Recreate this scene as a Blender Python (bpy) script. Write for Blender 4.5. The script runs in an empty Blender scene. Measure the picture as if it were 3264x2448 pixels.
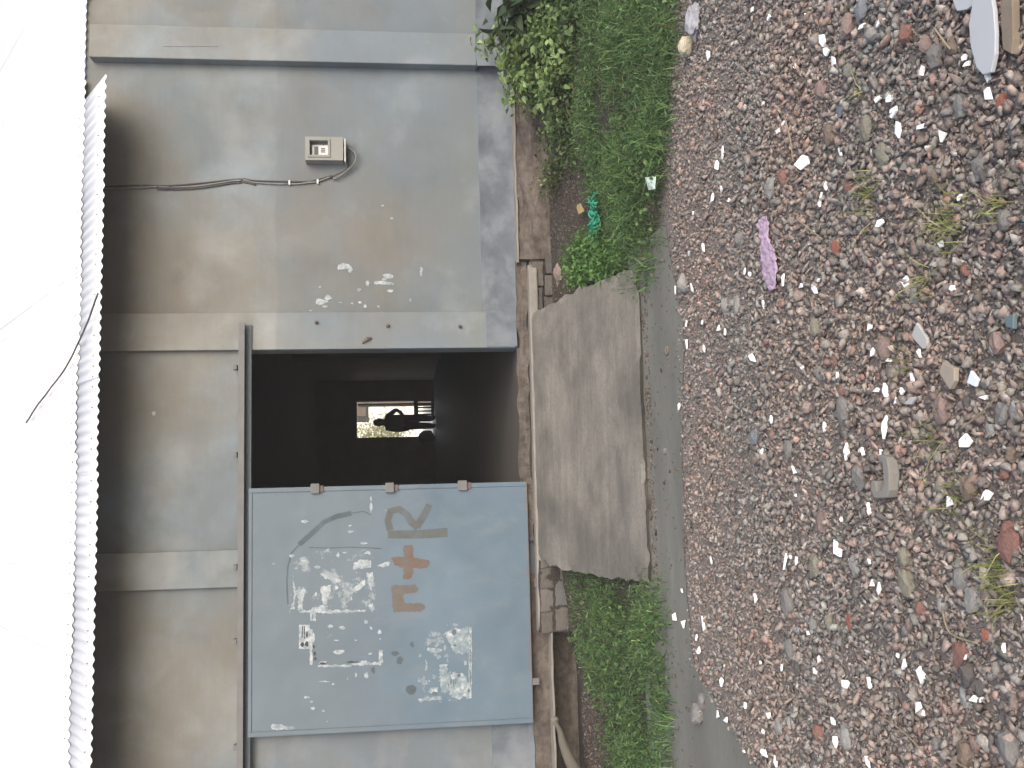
import bpy, bmesh, math, random
import numpy as np
from mathutils import Matrix, Vector, noise
random.seed(7); rng = np.random.default_rng(7)
R = math.radians
S = bpy.context.scene
COL = S.collection

# ------------------------------------------------------------------ camera
# upright picture frame is 2448 x 3264 (u right, v down); the photo itself lies on its side
CAM = np.array([0.0, -8.1, 1.5]); FOC = 3150.0
PITCH, YAW, ROLL = 0.11100, 0.11092, -0.01347
_cp, _sp, _cy, _sy = math.cos(PITCH), math.sin(PITCH), math.cos(YAW), math.sin(YAW)
FWD = np.array([_sy*_cp, _cy*_cp, -_sp]); _r = np.array([_cy, -_sy, 0.0]); _u = np.cross(_r, FWD)
RGT = math.cos(ROLL)*_r + math.sin(ROLL)*_u; UPV = -math.sin(ROLL)*_r + math.cos(ROLL)*_u
cd = bpy.data.cameras.new("camera"); cam = bpy.data.objects.new("camera", cd); COL.objects.link(cam)
cd.sensor_fit = 'HORIZONTAL'; cd.sensor_width = 36.0; cd.lens = 36.0*FOC/3264.0
cd.clip_start = 0.05; cd.clip_end = 2000
mx = Matrix.Identity(4)
for i in range(3):
    mx[i][0] = -UPV[i]; mx[i][1] = RGT[i]; mx[i][2] = -FWD[i]; mx[i][3] = CAM[i]
cam.matrix_world = mx
S.camera = cam

# ------------------------------------------------------------------ world, sun, exposure
SUN_EL, SUN_AZ = 31.0, 200.0          # azimuth: direction the light comes from, degrees clockwise from +Y
w = bpy.data.worlds.new("World"); S.world = w; w.use_nodes = True
nt = w.node_tree; bg = nt.nodes["Background"]
sky = nt.nodes.new("ShaderNodeTexSky"); sky.sky_type = 'NISHITA'; sky.sun_disc = False
sky.sun_elevation = R(SUN_EL); sky.sun_rotation = R(SUN_AZ); sky.dust_density = 4.0; sky.air_density = 1.0; sky.ozone_density = 1.0
hs = nt.nodes.new("ShaderNodeHueSaturation"); hs.inputs["Saturation"].default_value = 0.8
nt.links.new(sky.outputs[0], hs.inputs["Color"]); nt.links.new(hs.outputs[0], bg.inputs["Color"])
bg.inputs["Strength"].default_value = 0.15
sl = bpy.data.lights.new("sun", 'SUN'); sl.energy = 0.8; sl.angle = R(60); sl.color = (1.0, 0.98, 0.95)
so = bpy.data.objects.new("sun", sl); COL.objects.link(so)
_sd = Vector((math.sin(R(SUN_AZ))*math.cos(R(SUN_EL)), math.cos(R(SUN_AZ))*math.cos(R(SUN_EL)), math.sin(R(SUN_EL))))
SUNX = -1
so.rotation_euler = Vector((_sd.x*SUNX, _sd.y, _sd.z)).to_track_quat('Z', 'Y').to_euler()
sky.sun_rotation = R(360-SUN_AZ) if SUNX < 0 else R(SUN_AZ)
so.location = (3, -12, 12)
S.view_settings.view_transform = 'Standard'; S.view_settings.look = 'None'
S.view_settings.exposure = 0.90; S.view_settings.gamma = 1.0
S.cycles.use_denoising = True
S.cycles.max_bounces = 10; S.cycles.diffuse_bounces = 6
S.render.film_transparent = False

# ------------------------------------------------------------------ helpers
def ray(u, v): return FWD + RGT*(u-1224)/FOC - UPV*(v-1632)/FOC
def P(u, v, y):                       # point of the pixel ray on the plane y = const
    d = ray(u, v); return CAM + d*((y-CAM[1])/d[1])
def G(u, v, z=0.0):                   # on the plane z = const
    d = ray(u, v); return CAM + d*((z-CAM[2])/d[2])
def PL(u, v, p0, n):                  # on any plane
    d = ray(u, v); n = np.array(n); return CAM + d*(((np.array(p0)-CAM)@n)/(d@n))

class MB:
    def __init__(s): s.v = []; s.f = []; s.m = []; s.mi = 0
    def add(s, vs, fs):
        b = len(s.v); s.v += [tuple(map(float, p)) for p in vs]
        s.f += [tuple(b+i for i in f) for f in fs]; s.m += [s.mi]*len(fs)
    def box(s, a, b):
        x0, y0, z0 = a; x1, y1, z1 = b
        s.add([(x0,y0,z0),(x1,y0,z0),(x1,y1,z0),(x0,y1,z0),(x0,y0,z1),(x1,y0,z1),(x1,y1,z1),(x0,y1,z1)],
              [(0,3,2,1),(4,5,6,7),(0,1,5,4),(1,2,6,5),(2,3,7,6),(3,0,4,7)])
    def prism(s, poly, off):          # polygon (list of 3D points) extruded by off
        n = len(poly); off = np.array(off); pts = [np.array(p) for p in poly]
        s.add([p for p in pts]+[p+off for p in pts],
              [tuple(range(n))[::-1], tuple(range(n, 2*n))]+[(i,(i+1)%n,n+(i+1)%n,n+i) for i in range(n)])
    def tube(s, pts, r, n=6):
        pts = [Vector(p) for p in pts]; rs = r if isinstance(r, (list, tuple)) else [r]*len(pts)
        vs = []; k = len(pts)
        for i, p in enumerate(pts):
            t = (pts[min(i+1,k-1)]-pts[max(i-1,0)]).normalized()
            a = t.cross(Vector((0,0,1))); a = a.normalized() if a.length > 1e-3 else Vector((1,0,0)); b = t.cross(a)
            for j in range(n):
                q = 2*math.pi*j/n; vs.append(p+(a*math.cos(q)+b*math.sin(q))*rs[i])
        fs = [(i*n+j, i*n+(j+1)%n, (i+1)*n+(j+1)%n, (i+1)*n+j) for i in range(k-1) for j in range(n)]
        fs += [tuple(range(n))[::-1], tuple(range((k-1)*n, k*n))]
        s.add(vs, fs)
    def pieces(s, name, mat, parent, label=None):
        g = {}; root = list(range(len(s.v)))
        def fd(i):
            while root[i] != i: root[i] = root[root[i]]; i = root[i]
            return i
        for f in s.f:
            for i in f[1:]: root[fd(i)] = fd(f[0])
        for f in s.f: g.setdefault(fd(f[0]), []).append(f)
        for fs in g.values():
            ids = sorted({i for f in fs for i in f}); mp = {i: k for k, i in enumerate(ids)}; q = MB()
            q.add([s.v[i] for i in ids], [tuple(mp[i] for i in f) for f in fs]); o = q.build(name, mat, parent)
            if label: o["label"] = label
    def build(s, name, mats, parent=None, smooth=False, bevel=0):
        me = bpy.data.meshes.new(name); me.from_pydata(s.v, [], s.f)
        mats = mats if isinstance(mats, (list, tuple)) else [mats]
        for m in mats: me.materials.append(m)
        if len(mats) > 1: me.polygons.foreach_set("material_index", s.m)
        bm = bmesh.new(); bm.from_mesh(me); bmesh.ops.recalc_face_normals(bm, faces=bm.faces); bm.to_mesh(me); bm.free()
        if smooth: me.polygons.foreach_set("use_smooth", [True]*len(me.polygons))
        me.update(); return link(name, me, parent, bevel)

def link(name, me, parent=None, bevel=0):
    o = bpy.data.objects.new(name, me); COL.objects.link(o)
    if bevel:
        b = o.modifiers.new("bevel", 'BEVEL'); b.width = bevel; b.segments = 2; b.limit_method = 'ANGLE'
    if parent: setp(o, parent)
    return o
def setp(o, parent):
    o.parent = parent
    t = parent.location.copy() if parent.type == 'EMPTY' else Vector((0,0,0))   # every mesh is written in world coordinates
    o.matrix_parent_inverse = Matrix.Translation(-t)
def tag(o, label, cat, group=None, kind=None):
    if label: o["label"] = label
    if cat: o["category"] = cat
    if group: o["group"] = group
    if kind: o["kind"] = kind
    return o
def thing(name, label, cat, loc=(0,0,0), group=None):
    o = bpy.data.objects.new(name, None); COL.objects.link(o); o.location = Vector([float(c) for c in loc]); o.empty_display_size = .1
    return tag(o, label, cat, group)

class N:                              # tiny node-graph helper
    def __init__(s, name):
        s.m = bpy.data.materials.new(name); s.m.use_nodes = True; s.t = s.m.node_tree
        s.b = s.t.nodes["Principled BSDF"]; s.co = s.t.nodes.new("ShaderNodeTexCoord").outputs["Object"]
    def n(s, typ, **kw):
        x = s.t.nodes.new(typ)
        for k, v in kw.items(): setattr(x, k, v)
        return x
    def put(s, sock, v):
        if hasattr(v, 'is_linked') or isinstance(v, bpy.types.NodeSocket): s.t.links.new(v, sock)
        elif isinstance(v, (tuple, list)) and len(v) == 3 and sock.type == 'RGBA': sock.default_value = (*v, 1)
        else: sock.default_value = v
    def map(s, sc=(1,1,1), co=None, loc=(0,0,0)):
        x = s.n("ShaderNodeMapping"); s.put(x.inputs[0], co or s.co); x.inputs["Scale"].default_value = sc; x.inputs["Location"].default_value = loc
        return x.outputs[0]
    def noise(s, scale, detail=4, rough=.55, co=None, dist=0):
        x = s.n("ShaderNodeTexNoise"); s.put(x.inputs["Vector"], co or s.co); x.inputs["Scale"].default_value = scale
        x.inputs["Detail"].default_value = detail; x.inputs["Roughness"].default_value = rough; x.inputs["Distortion"].default_value = dist
        return x.outputs[0]
    def vor(s, scale, co=None, feature='F1'):
        x = s.n("ShaderNodeTexVoronoi", feature=feature); s.put(x.inputs["Vector"], co or s.co); x.inputs["Scale"].default_value = scale
        return x
    def ramp(s, f, *stops):
        x = s.n("ShaderNodeValToRGB"); s.put(x.inputs[0], f); e = x.color_ramp.elements
        while len(e) < len(stops): e.new(.5)
        for k, (p, c) in enumerate(stops):
            e[k].position = p; e[k].color = (*c, 1) if isinstance(c, (tuple, list)) else (c, c, c, 1)
        return x.outputs[0]
    def mix(s, f, a, b, mode='MIX'):
        x = s.n("ShaderNodeMix", data_type='RGBA', blend_type=mode); s.put(x.inputs[0], f); s.put(x.inputs[6], a); s.put(x.inputs[7], b)
        return x.outputs[2]
    def math(s, op, a, b=0.0):
        x = s.n("ShaderNodeMath", operation=op); s.put(x.inputs[0], a); s.put(x.inputs[1], b); return x.outputs[0]
    def xyz(s):
        x = s.n("ShaderNodeSeparateXYZ"); s.put(x.inputs[0], s.co); return x.outputs
    def bump(s, h, strength=.3, dist=.01):
        x = s.n("ShaderNodeBump"); s.put(x.inputs["Height"], h); x.inputs["Strength"].default_value = strength; x.inputs["Distance"].default_value = dist
        s.t.links.new(x.outputs[0], s.b.inputs["Normal"])
    def out(s, col, rough=.8, metal=0.0, spec=.3):
        s.put(s.b.inputs["Base Color"], col); s.put(s.b.inputs["Roughness"], rough); s.b.inputs["Metallic"].default_value = metal
        s.b.inputs["Specular IOR Level"].default_value = spec; return s.m

def simple(name, c, var=.2, scale=6, rough=.8, bump=.2, metal=0.0, bd=.004):
    n = N(name); f = n.noise(scale, 6, .6)
    col = n.mix(f, tuple(x*(1-var) for x in c), tuple(min(1, x*(1+var)) for x in c))
    if bump: n.bump(n.noise(scale*8, 5), bump, bd)
    return n.out(col, rough, metal)

# ---- materials
def plaster(name, light=1.0):
    n = N(name); x, y, z = n.xyz()
    k = lambda *c: tuple(v*light for v in c)
    big = n.noise(1.0, 5, .55, dist=.3)
    col = n.ramp(big, (.32, k(.185,.183,.172)), (.45, k(.225,.232,.232)), (.54, k(.265,.283,.295)), (.68, k(.325,.345,.36)))
    mid = n.noise(3.2, 6, .6, dist=.8)
    col = n.mix(n.ramp(mid, (.38, 0.0), (.66, .75)), col, k(.245,.24,.228))
    # trowel streaks
    st = n.noise(5, 4, .6, co=n.map((.6,1,5)))
    col = n.mix(.07, col, n.ramp(st, (.3, k(.22,.22,.22)), (.7, k(.46,.46,.46))))
    # damp tan stain just over the plinth and a skim-coat line about 2.6 m up
    wob = n.math('ADD', z, n.math('MULTIPLY', n.noise(2.0, 4), .22))
    col = n.mix(n.math('MULTIPLY', n.ramp(wob, (.0, 0.0), (.94/4, 0.0), (1.0/4, .55), (1.3/4, 0.0)), 1.0) if False else
                n.math('MULTIPLY', n.ramp(n.math('DIVIDE', wob, 4.0), (.222, 0.0), (.245, .55), (.33, 0.0)), 1.0), col, k(.265,.235,.175))
    ln = n.math('ADD', z, n.math('MULTIPLY', n.noise(1.6, 3), .12))
    col = n.mix(n.math('MULTIPLY', n.ramp(n.math('DIVIDE', ln, 4.0), (.640, 1.0), (.645, 0.0)), n.ramp(n.noise(.9, 3), (.4, .25), (.6, .6))), col, k(.20,.215,.235))
    fine = n.noise(60, 6, .7)
    col = n.mix(n.ramp(fine, (.4, .0), (.75, .25)), col, k(.22,.215,.205))
    sc = n.vor(18, co=n.map((1,1,.25))).outputs["Distance"]
    col = n.mix(n.ramp(sc, (.02, .35), (.06, 0.0)), col, k(.16,.155,.15))
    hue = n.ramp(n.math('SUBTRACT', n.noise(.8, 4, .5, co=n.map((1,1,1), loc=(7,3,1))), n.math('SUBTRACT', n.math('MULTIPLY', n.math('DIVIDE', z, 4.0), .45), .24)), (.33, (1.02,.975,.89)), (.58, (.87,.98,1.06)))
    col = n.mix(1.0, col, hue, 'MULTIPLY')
    blot = n.noise(1.7, 5, .55, co=n.map((1,1,1), loc=(2,9,4)))
    col = n.mix(n.ramp(blot, (.55, 0.0), (.72, .45)), col, k(.37,.385,.39))
    col = n.mix(n.ramp(blot, (.28, .4), (.42, 0.0)), col, k(.17,.17,.168))
    h = n.math('ADD', n.math('MULTIPLY', n.noise(4, 6), 1.0), n.math('MULTIPLY', fine, .15))
    n.bump(h, .5, .012)
    return n.out(col, .9, 0, .2)
M = {}
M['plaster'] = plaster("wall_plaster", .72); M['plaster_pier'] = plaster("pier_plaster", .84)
def mk_plinth():
    n = N("plinth_cement"); a = n.noise(2.6, 7, .6, dist=.15)
    col = n.ramp(a, (.3, (0.078,0.090,0.104)), (.48, (0.120,0.138,0.157)), (.58, (0.161,0.180,0.199)), (.78, (0.212,0.228,0.237)))
    n.bump(n.noise(14, 7, .65), .5, .015); return n.out(col, .9)
M['plinth'] = mk_plinth()
def mk_dirtywall():
    n = N("foundation_mud_render"); a = n.noise(5, 8, .65, co=n.map((.5,1,1.6)), dist=.5); b = n.noise(20, 6)
    col = n.ramp(a, (.3, (0.038,0.032,0.027)), (.5, (0.098,0.080,0.069)), (.7, (0.165,0.139,0.116)))
    col = n.mix(.3, col, n.ramp(b, (.35, (0.045,0.038,0.034)), (.65, (0.188,0.165,0.143))))
    n.bump(n.math('ADD', a, b), .8, .02); return n.out(col, .95)
M['dirtywall'] = mk_dirtywall()
M['edge'] = simple("worn_concrete_edge", (.215,.20,.178), .35, 9, .9, .4)
def mk_ramp():
    n = N("ramp_concrete"); a = n.noise(1.5, 6, .58, dist=.25); b = n.noise(5, 6, .6, co=n.map((.3,3.0,1))); c = n.noise(45, 5, .7)
    col = n.ramp(a, (.36, (.12,.111,.098)), (.46, (.165,.152,.133)), (.53, (.205,.19,.163)), (.64, (.265,.246,.212)))
    col = n.mix(.3, col, n.ramp(b, (.35, (.09,.085,.077)), (.55, (0.149,0.140,0.124)), (.72, (0.223,0.214,0.198))))
    col = n.mix(n.ramp(c, (.42, 0.0), (.72, .45)), col, (0.074,0.068,0.062))
    d = n.noise(2.2, 6, .6, co=n.map((1,1,1), loc=(3,1,0)))
    col = n.mix(n.ramp(d, (.50, 0.0), (.64, .5)), col, (.078,.073,.069))
    n.bump(n.math('ADD', b, n.math('MULTIPLY', c, .3)), .55, .012); return n.out(col, .88)
M['ramp'] = mk_ramp()
def mk_ground():
    n = N("brown_earth"); a = n.noise(2.5, 8, .65); b = n.noise(60, 8, .75)
    col = n.ramp(a, (.3, (0.028,0.023,0.020)), (.55, (0.047,0.039,0.033)), (.75, (0.066,0.055,0.048)))
    col = n.mix(.5, col, n.ramp(b, (.35, (0.017,0.014,0.013)), (.6, (0.083,0.072,0.065))))
    _, yy, _ = n.xyz(); gm = n.ramp(n.math('MULTIPLY', n.math('ADD', yy, n.math('MULTIPLY', a, .5)), -.1), (.235, 0.0), (.255, 1.0))
    dust = n.mix(n.noise(150, 6, .75), (.12,.105,.096), (.30,.262,.242))
    col = n.mix(gm, col, dust)
    n.bump(b, .9, .02); return n.out(col, .95)
M['ground'] = mk_ground()
def mk_mud():
    n = N("wet_grey_mud"); a = n.noise(1.6, 6, .6, co=n.map((.5,1.6,1))); b = n.noise(40, 5, .6, co=n.map((.4,1.5,1))); c = n.vor(9, co=n.map((.5,1.5,1))).outputs["Distance"]
    col = n.ramp(a, (.3, (.120,.120,.107)), (.6, (.160,.160,.143)), (.8, (.195,.193,.175)))
    col = n.mix(n.ramp(c, (.03, .7), (.09, 0.0)), col, (.07,.066,.058))
    col = n.mix(n.ramp(b, (.45, 0.0), (.75, .35)), col, (.09,.087,.078))
    n.bump(n.math('ADD', a, n.math('MULTIPLY', b, .2)), .4, .015); return n.out(col, .8, 0, .25)
M['mud'] = mk_mud()
def mk_zinc():
    n = N("galvanised_sheet"); a = n.noise(2, 5, .6, co=n.map((3,.4,.4)))
    col = n.ramp(a, (.3, (.55,.56,.58)), (.7, (.62,.63,.64)))
    return n.out(col, n.ramp(a, (.3, .5), (.7, .62)), .35, .4)
M['zinc'] = mk_zinc()
M['nail'] = simple("nail_grey", (.2,.2,.2), .2, 20, .6, 0)
def mk_gate():
    n = N("blue_grey_paint"); x, y, z = n.xyz(); GYY = -.105; a = n.noise(1.1, 5, .6, dist=.4); b = n.noise(7, 7, .65, co=n.map((1,1,.5)))
    col = n.ramp(a, (.3, (.088,.126,.163)), (.55, (.105,.152,.195)), (.75, (.123,.176,.222)))
    col = n.mix(n.ramp(b, (.5, 0.0), (.8, .5)), col, (0.168,0.188,0.204))
    up = n.ramp(n.math('DIVIDE', n.math('ADD', z, n.math('MULTIPLY', n.noise(2.5, 5), .8)), 4.0), (.42, 0.0), (.60, .55))
    col = n.mix(up, col, (.128,.15,.165) if True else (0.188,0.212,0.232))        # chalky, scrubbed paint in the poster area
    rz = n.ramp(n.math('ADD', n.math('SUBTRACT', z, .487), n.math('MULTIPLY', n.noise(6, 5), .09)), (.045, .75), (.09, 0.0))
    col = n.mix(rz, col, (0.160,0.108,0.072))         # rust along the bottom edge
    for (X0, Y0, X1, Y1, th, am) in ((150,425,715,835,.56,.75), (290,835,765,1195,.63,.6), (1000,925,1350,1412,.57,.85), (640,560,1000,900,.66,.35), (40,1180,500,1500,.66,.45)):
        q0 = P(2448-1550-.4823*Y0, 850+.4823*X0, GYY); q1 = P(2448-1550-.4823*Y1, 850+.4823*X1, GYY)
        fx = n.math('ABSOLUTE', n.math('SUBTRACT', x, (q0[0]+q1[0])/2)); fz = n.math('ABSOLUTE', n.math('SUBTRACT', z, (q0[2]+q1[2])/2))
        jx = n.math('MULTIPLY', n.math('SUBTRACT', n.noise(14, 4), .5), .10)
        mk = n.math('MULTIPLY', n.math('LESS_THAN', n.math('ADD', fx, jx), abs(q0[0]-q1[0])/2), n.math('LESS_THAN', n.math('ADD', fz, jx), abs(q0[2]-q1[2])/2))
        res = n.ramp(n.math('ADD', n.math('MULTIPLY', n.noise(7.5, 8, .66, co=n.map((1,1,1.3), loc=(X0*.01, 0, 0))), .8), n.math('MULTIPLY', n.noise(60, 4, .7), .2)), (th-.02, 0.0), (th+.045, am))
        col = n.mix(n.math('MULTIPLY', mk, res), col, (.30,.33,.345))
    sp = n.noise(38, 4, .7)
    col = n.mix(n.ramp(sp, (.68, 0.0), (.74, .6)), col, (0.104,0.104,0.104))
    n.bump(n.math('ADD', n.math('MULTIPLY', n.noise(1.8, 2), 4.0), n.math('MULTIPLY', b, .25)), .45, .015); return n.out(col, .55, 0, .35)
M['gate'] = mk_gate()
M['steel'] = simple("painted_steel_grey", (.145,.145,.143), .25, 9, .6, .2)
M['rusty'] = simple("rusty_iron", (.13,.10,.085), .45, 25, .8, .5)
M['seam'] = simple("dark_weld_seam", (.10,.12,.14), .3, 30, .7, .2)
def mk_paper():
    n = N("torn_white_paper"); a = n.noise(22, 5, .65); b = n.noise(8, 3)
    col = n.ramp(a, (.33, (.17,.21,.235)), (.5, (.30,.335,.355)), (.68, (.46,.48,.49)))
    n.bump(a, .4, .003); return n.out(col, .85)
M['paper'] = mk_paper()
def mk_faded():
    n = N("scuffed_paper_pulp"); a = n.noise(26, 6, .7)
    col = n.ramp(a, (.42, (.17,.22,.25)), (.55, (.26,.30,.32)), (.66, (.46,.48,.49)))
    return n.out(col, .85)
M['pulp'] = mk_faded()
M['ink'] = simple("printed_ink", (.05,.055,.06), .4, 40, .8, 0)
def mk_paint(name, c):
    n = N(name); a = n.noise(9, 6, .65); col = n.mix(n.ramp(a, (.32, .05), (.75, .6)), c, (.115,.155,.185)); return n.out(col, .7)
M['orange'] = mk_paint("faded_orange_brush_paint", (.135,.075,.042)); M['ochre'] = mk_paint("faded_ochre_brush_paint", (.125,.09,.062))
M['olive'] = mk_paint("faded_olive_brush_paint", (.085,.082,.072)); M['soot'] = mk_paint("grey_smear", (.06,.072,.08))
M['case'] = simple("grey_beige_plastic", (.225,.225,.21), .12, 14, .55, .05)
M['case_light'] = simple("pale_plastic", (.40,.395,.37), .1, 14, .5, 0)
M['white'] = simple("white_plastic", (.52,.54,.56), .1, 20, .4, 0)
M['darkglass'] = simple("dark_display", (.06,.065,.065), .2, 10, .3, 0)
M['cable'] = simple("grey_cable", (.075,.07,.068), .25, 30, .6, 0); M['cable_light'] = simple("pale_cable", (.20,.19,.185), .2, 30, .6, 0)
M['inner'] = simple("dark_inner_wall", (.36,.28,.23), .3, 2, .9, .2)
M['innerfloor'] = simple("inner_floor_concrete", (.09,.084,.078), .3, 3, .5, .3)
M['tin'] = simple("roof_underside", (.22,.18,.16), .2, 3, .7, .1)
M['wood'] = simple("weathered_wood", (.20,.165,.125), .35, 12, .85, .4)
M['drywood'] = simple("dry_stalk_straw", (.24,.195,.135), .3, 20, .9, 0)
M['bark'] = simple("bark", (.11,.085,.065), .35, 9, .95, .6)

# vertex-coloured stone / leaf materials
def mk_attr(name, rough, bumpscale=0, bstr=.4, mottled=.0, trans=0):
    n = N(name); a = n.n("ShaderNodeAttribute"); a.attribute_name = "Col"; col = a.outputs["Color"]
    if mottled:
        f = n.noise(90, 5, .7); col = n.mix(mottled, col, n.mix(1.0, col, n.ramp(f, (.3, .35), (.7, 1.6)), 'MULTIPLY'))
    if bumpscale: n.bump(n.noise(bumpscale, 5, .65), bstr, .004)
    m = n.out(col, rough, 0, .25)
    if trans:
        t = n.n("ShaderNodeBsdfTranslucent"); n.put(t.inputs[0], col); mixs = n.n("ShaderNodeMixShader"); mixs.inputs[0].default_value = trans
        n.t.links.new(n.b.outputs[0], mixs.inputs[1]); n.t.links.new(t.outputs[0], mixs.inputs[2])
        n.t.links.new(mixs.outputs[0], n.t.nodes["Material Output"].inputs[0])
    return m
M['stone'] = mk_attr("gravel_stone", .9, 140, .7, .6)
M['leaf'] = mk_attr("green_leaf", .6, 0, 0, .0, .25)
def stone_mat(name, c, var=.35):
    n = N(name); f = n.noise(35, 7, .7); g = n.noise(9, 4)
    col = n.mix(f, tuple(x*(1-var) for x in c), tuple(min(1, x*(1+var)) for x in c)); col = n.mix(n.ramp(g, (.45, 0.0), (.8, .4)), col, (.12,.105,.095))
    n.bump(n.math('ADD', f, n.noise(120, 4)), .8, .006); return n.out(col, .9, 0, .2)
SC = {'red': (.19,.105,.088), 'brickred': (.23,.095,.07), 'grey': (.17,.165,.16), 'dark': (.085,.08,.078), 'brown': (.17,.13,.105),
      'olive': (.19,.18,.145), 'light': (.25,.245,.235), 'blue': (.15,.16,.18), 'cream': (.5,.45,.33), 'pinkish': (.22,.165,.15)}
for k, c in SC.items(): M['rock_'+k] = stone_mat("rock_"+k, c)
M['tile'] = simple("white_glazed_tile", (.88,.88,.87), .06, 12, .45, .1)
M['tile_grey'] = simple("pale_grey_tile", (.40,.40,.385), .15, 12, .6, .2)

def mesh_np(name, V, F, col=None, mat=None, parent=None, smooth=False):
    """V (n,3); F (m,k) all the same size; col (n,3) point colour."""
    me = bpy.data.meshes.new(name); n, (m, k) = len(V), F.shape
    me.vertices.add(n); me.vertices.foreach_set("co", np.ascontiguousarray(V, dtype=np.float32).ravel())
    me.loops.add(m*k); me.loops.foreach_set("vertex_index", np.ascontiguousarray(F, dtype=np.int32).ravel())
    me.polygons.add(m); me.polygons.foreach_set("loop_start", np.arange(0, m*k, k, dtype=np.int32))
    me.polygons.foreach_set("loop_total", np.full(m, k, dtype=np.int32))
    if smooth: me.polygons.foreach_set("use_smooth", np.ones(m, dtype=bool))
    me.update(calc_edges=True)
    if col is not None:
        a = me.attributes.new("Col", 'FLOAT_COLOR', 'POINT'); a.data.foreach_set("color", np.hstack([col, np.ones((n,1))]).astype(np.float32).ravel())
    me.validate(); me.materials.append(mat)
    return link(name, me, parent)

# ------------------------------------------------------------------ ground
def nz(x, y, s, seed=0.0): return noise.noise(Vector((x*s+seed, y*s-seed, seed)))
def gz(x, y):
    h = float(np.interp(y, [-3.0, -2.3, -.65, -.12, .3], [0.0, .015, .165, .255, .26]))
    l = float(np.interp(x, [-1.4, -.7], [1, 0])); h -= l*float(np.interp(y, [-2.2, -.7, .1], [0, .05, .16]))
    if y < -2.9: h += .022*nz(x, y, 1.1, 3)*min(1, (-2.9-y)/.5) + .03*float(np.interp(y, [-8, -4.2], [1, 0]))
    if y > 19: h = .40
    return h
def axis(lo, hi, step, far): return np.concatenate([-np.geomspace(far, -lo+1.0, 14) if lo < 0 else [], np.arange(lo, hi, step), np.geomspace(hi+.3, far, 16)])
xs = axis(-4.5, 5.5, .08, 60.0); ys = axis(-8.5, .5, .08, 60.0)
gx, gy = np.meshgrid(xs, ys); V = np.array([(x, y, gz(x, y)) for x, y in zip(gx.ravel(), gy.ravel())])
nx = len(xs); idx = np.arange(len(ys)*nx).reshape(len(ys), nx)
F = np.stack([idx[:-1,:-1], idx[:-1,1:], idx[1:,1:], idx[1:,:-1]], -1).reshape(-1, 4)
o = mesh_np("ground", V, F, None, M['ground'], None, True); o["kind"] = 'structure'

# mud strip: grid between the ramp foot and a wavy gravel edge
fu = [(-900,2900),(-500,2700),(-200,2520),(57,2376),(176,2302),(323,2213),(530,2188),(800,2178),(1100,2172),(1415,2176),(1592,2140),(1750,2120)]
fx, fy = np.array([G(*p)[:2] for p in fu]).T; od = np.argsort(fx); fx, fy = fx[od], fy[od]
def mud_front(x): return float(np.interp(x, fx, fy)) + .03*nz(x, 0, 4) + .02*nz(x, 5, 13)
mx_ = np.arange(-5.2, fx.max(), .05); rows = 22; V = []
for j in range(rows+1):
    for x in mx_:
        a, b = -2.0, mud_front(x)-.03; y = a+(b-a)*j/rows; V.append((x, y, gz(x, y)+.004+.004*nz(x, y*3, 5)))
nx = len(mx_); idx = np.arange((rows+1)*nx).reshape(rows+1, nx)
F = np.stack([idx[:-1,:-1], idx[:-1,1:], idx[1:,1:], idx[1:,:-1]], -1).reshape(-1, 4)
o = mesh_np("mud_path", np.array(V), F, None, M['mud'], None, True); o["kind"] = 'structure'

# ------------------------------------------------------------------ warehouse
FLOOR = .546; BACKY = 22.0; HX0, HX1 = -5.0, 3.5
wh = thing("warehouse", "long grey plastered storehouse with pilasters, an open doorway and a corrugated sheet roof", "building", (0, 0, .3))
TAN = math.tan(R(31.0)); EY0, EZ0 = -.53, P(1224, 313, -.53)[2]
def roofz(y): return EZ0 + (y-EY0)*TAN
WTOP = roofz(0)-.007
DX0, DX1, DZ1 = -.384, 1.199, 2.79
m = MB(); T = .18
m.box((-14, 0, .335), (DX0, T, WTOP)); m.box((DX1, 0, .05), (14, T, WTOP)); m.box((DX0, 0, DZ1), (DX1, T, WTOP)); m.box((DX0, .05, .05), (DX1, T, .44))
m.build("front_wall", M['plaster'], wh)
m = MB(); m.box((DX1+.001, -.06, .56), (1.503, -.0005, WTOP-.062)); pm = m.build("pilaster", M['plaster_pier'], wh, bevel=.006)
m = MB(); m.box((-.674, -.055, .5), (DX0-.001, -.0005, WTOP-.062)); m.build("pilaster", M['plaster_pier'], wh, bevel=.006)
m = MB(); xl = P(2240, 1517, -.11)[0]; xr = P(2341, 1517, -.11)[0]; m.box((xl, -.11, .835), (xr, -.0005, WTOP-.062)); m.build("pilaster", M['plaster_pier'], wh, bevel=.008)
# studs on the door pilaster
for (u, v) in ((1447-27, 1008), (1409, 1236), (1407, 1466)):
    c = P(u, v, -.06); q = MB(); q.tube([c+np.array([0,.01,0]), c+np.array([0,-.018,0]), c+np.array([.004,-.03,-.004])], [.016,.014,.008], 8)
    st = q.build("stud", M['rusty'], pm)
c = P(1362, 1172, -.06); q = MB(); q.tube([c+np.array([.02,0,-.03]), c+np.array([.012,-.012,0]), c+np.array([-.02,-.008,.045])], [.010,.018,.007], 7); q.build("broken_hasp", M['rusty'], pm)
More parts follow.
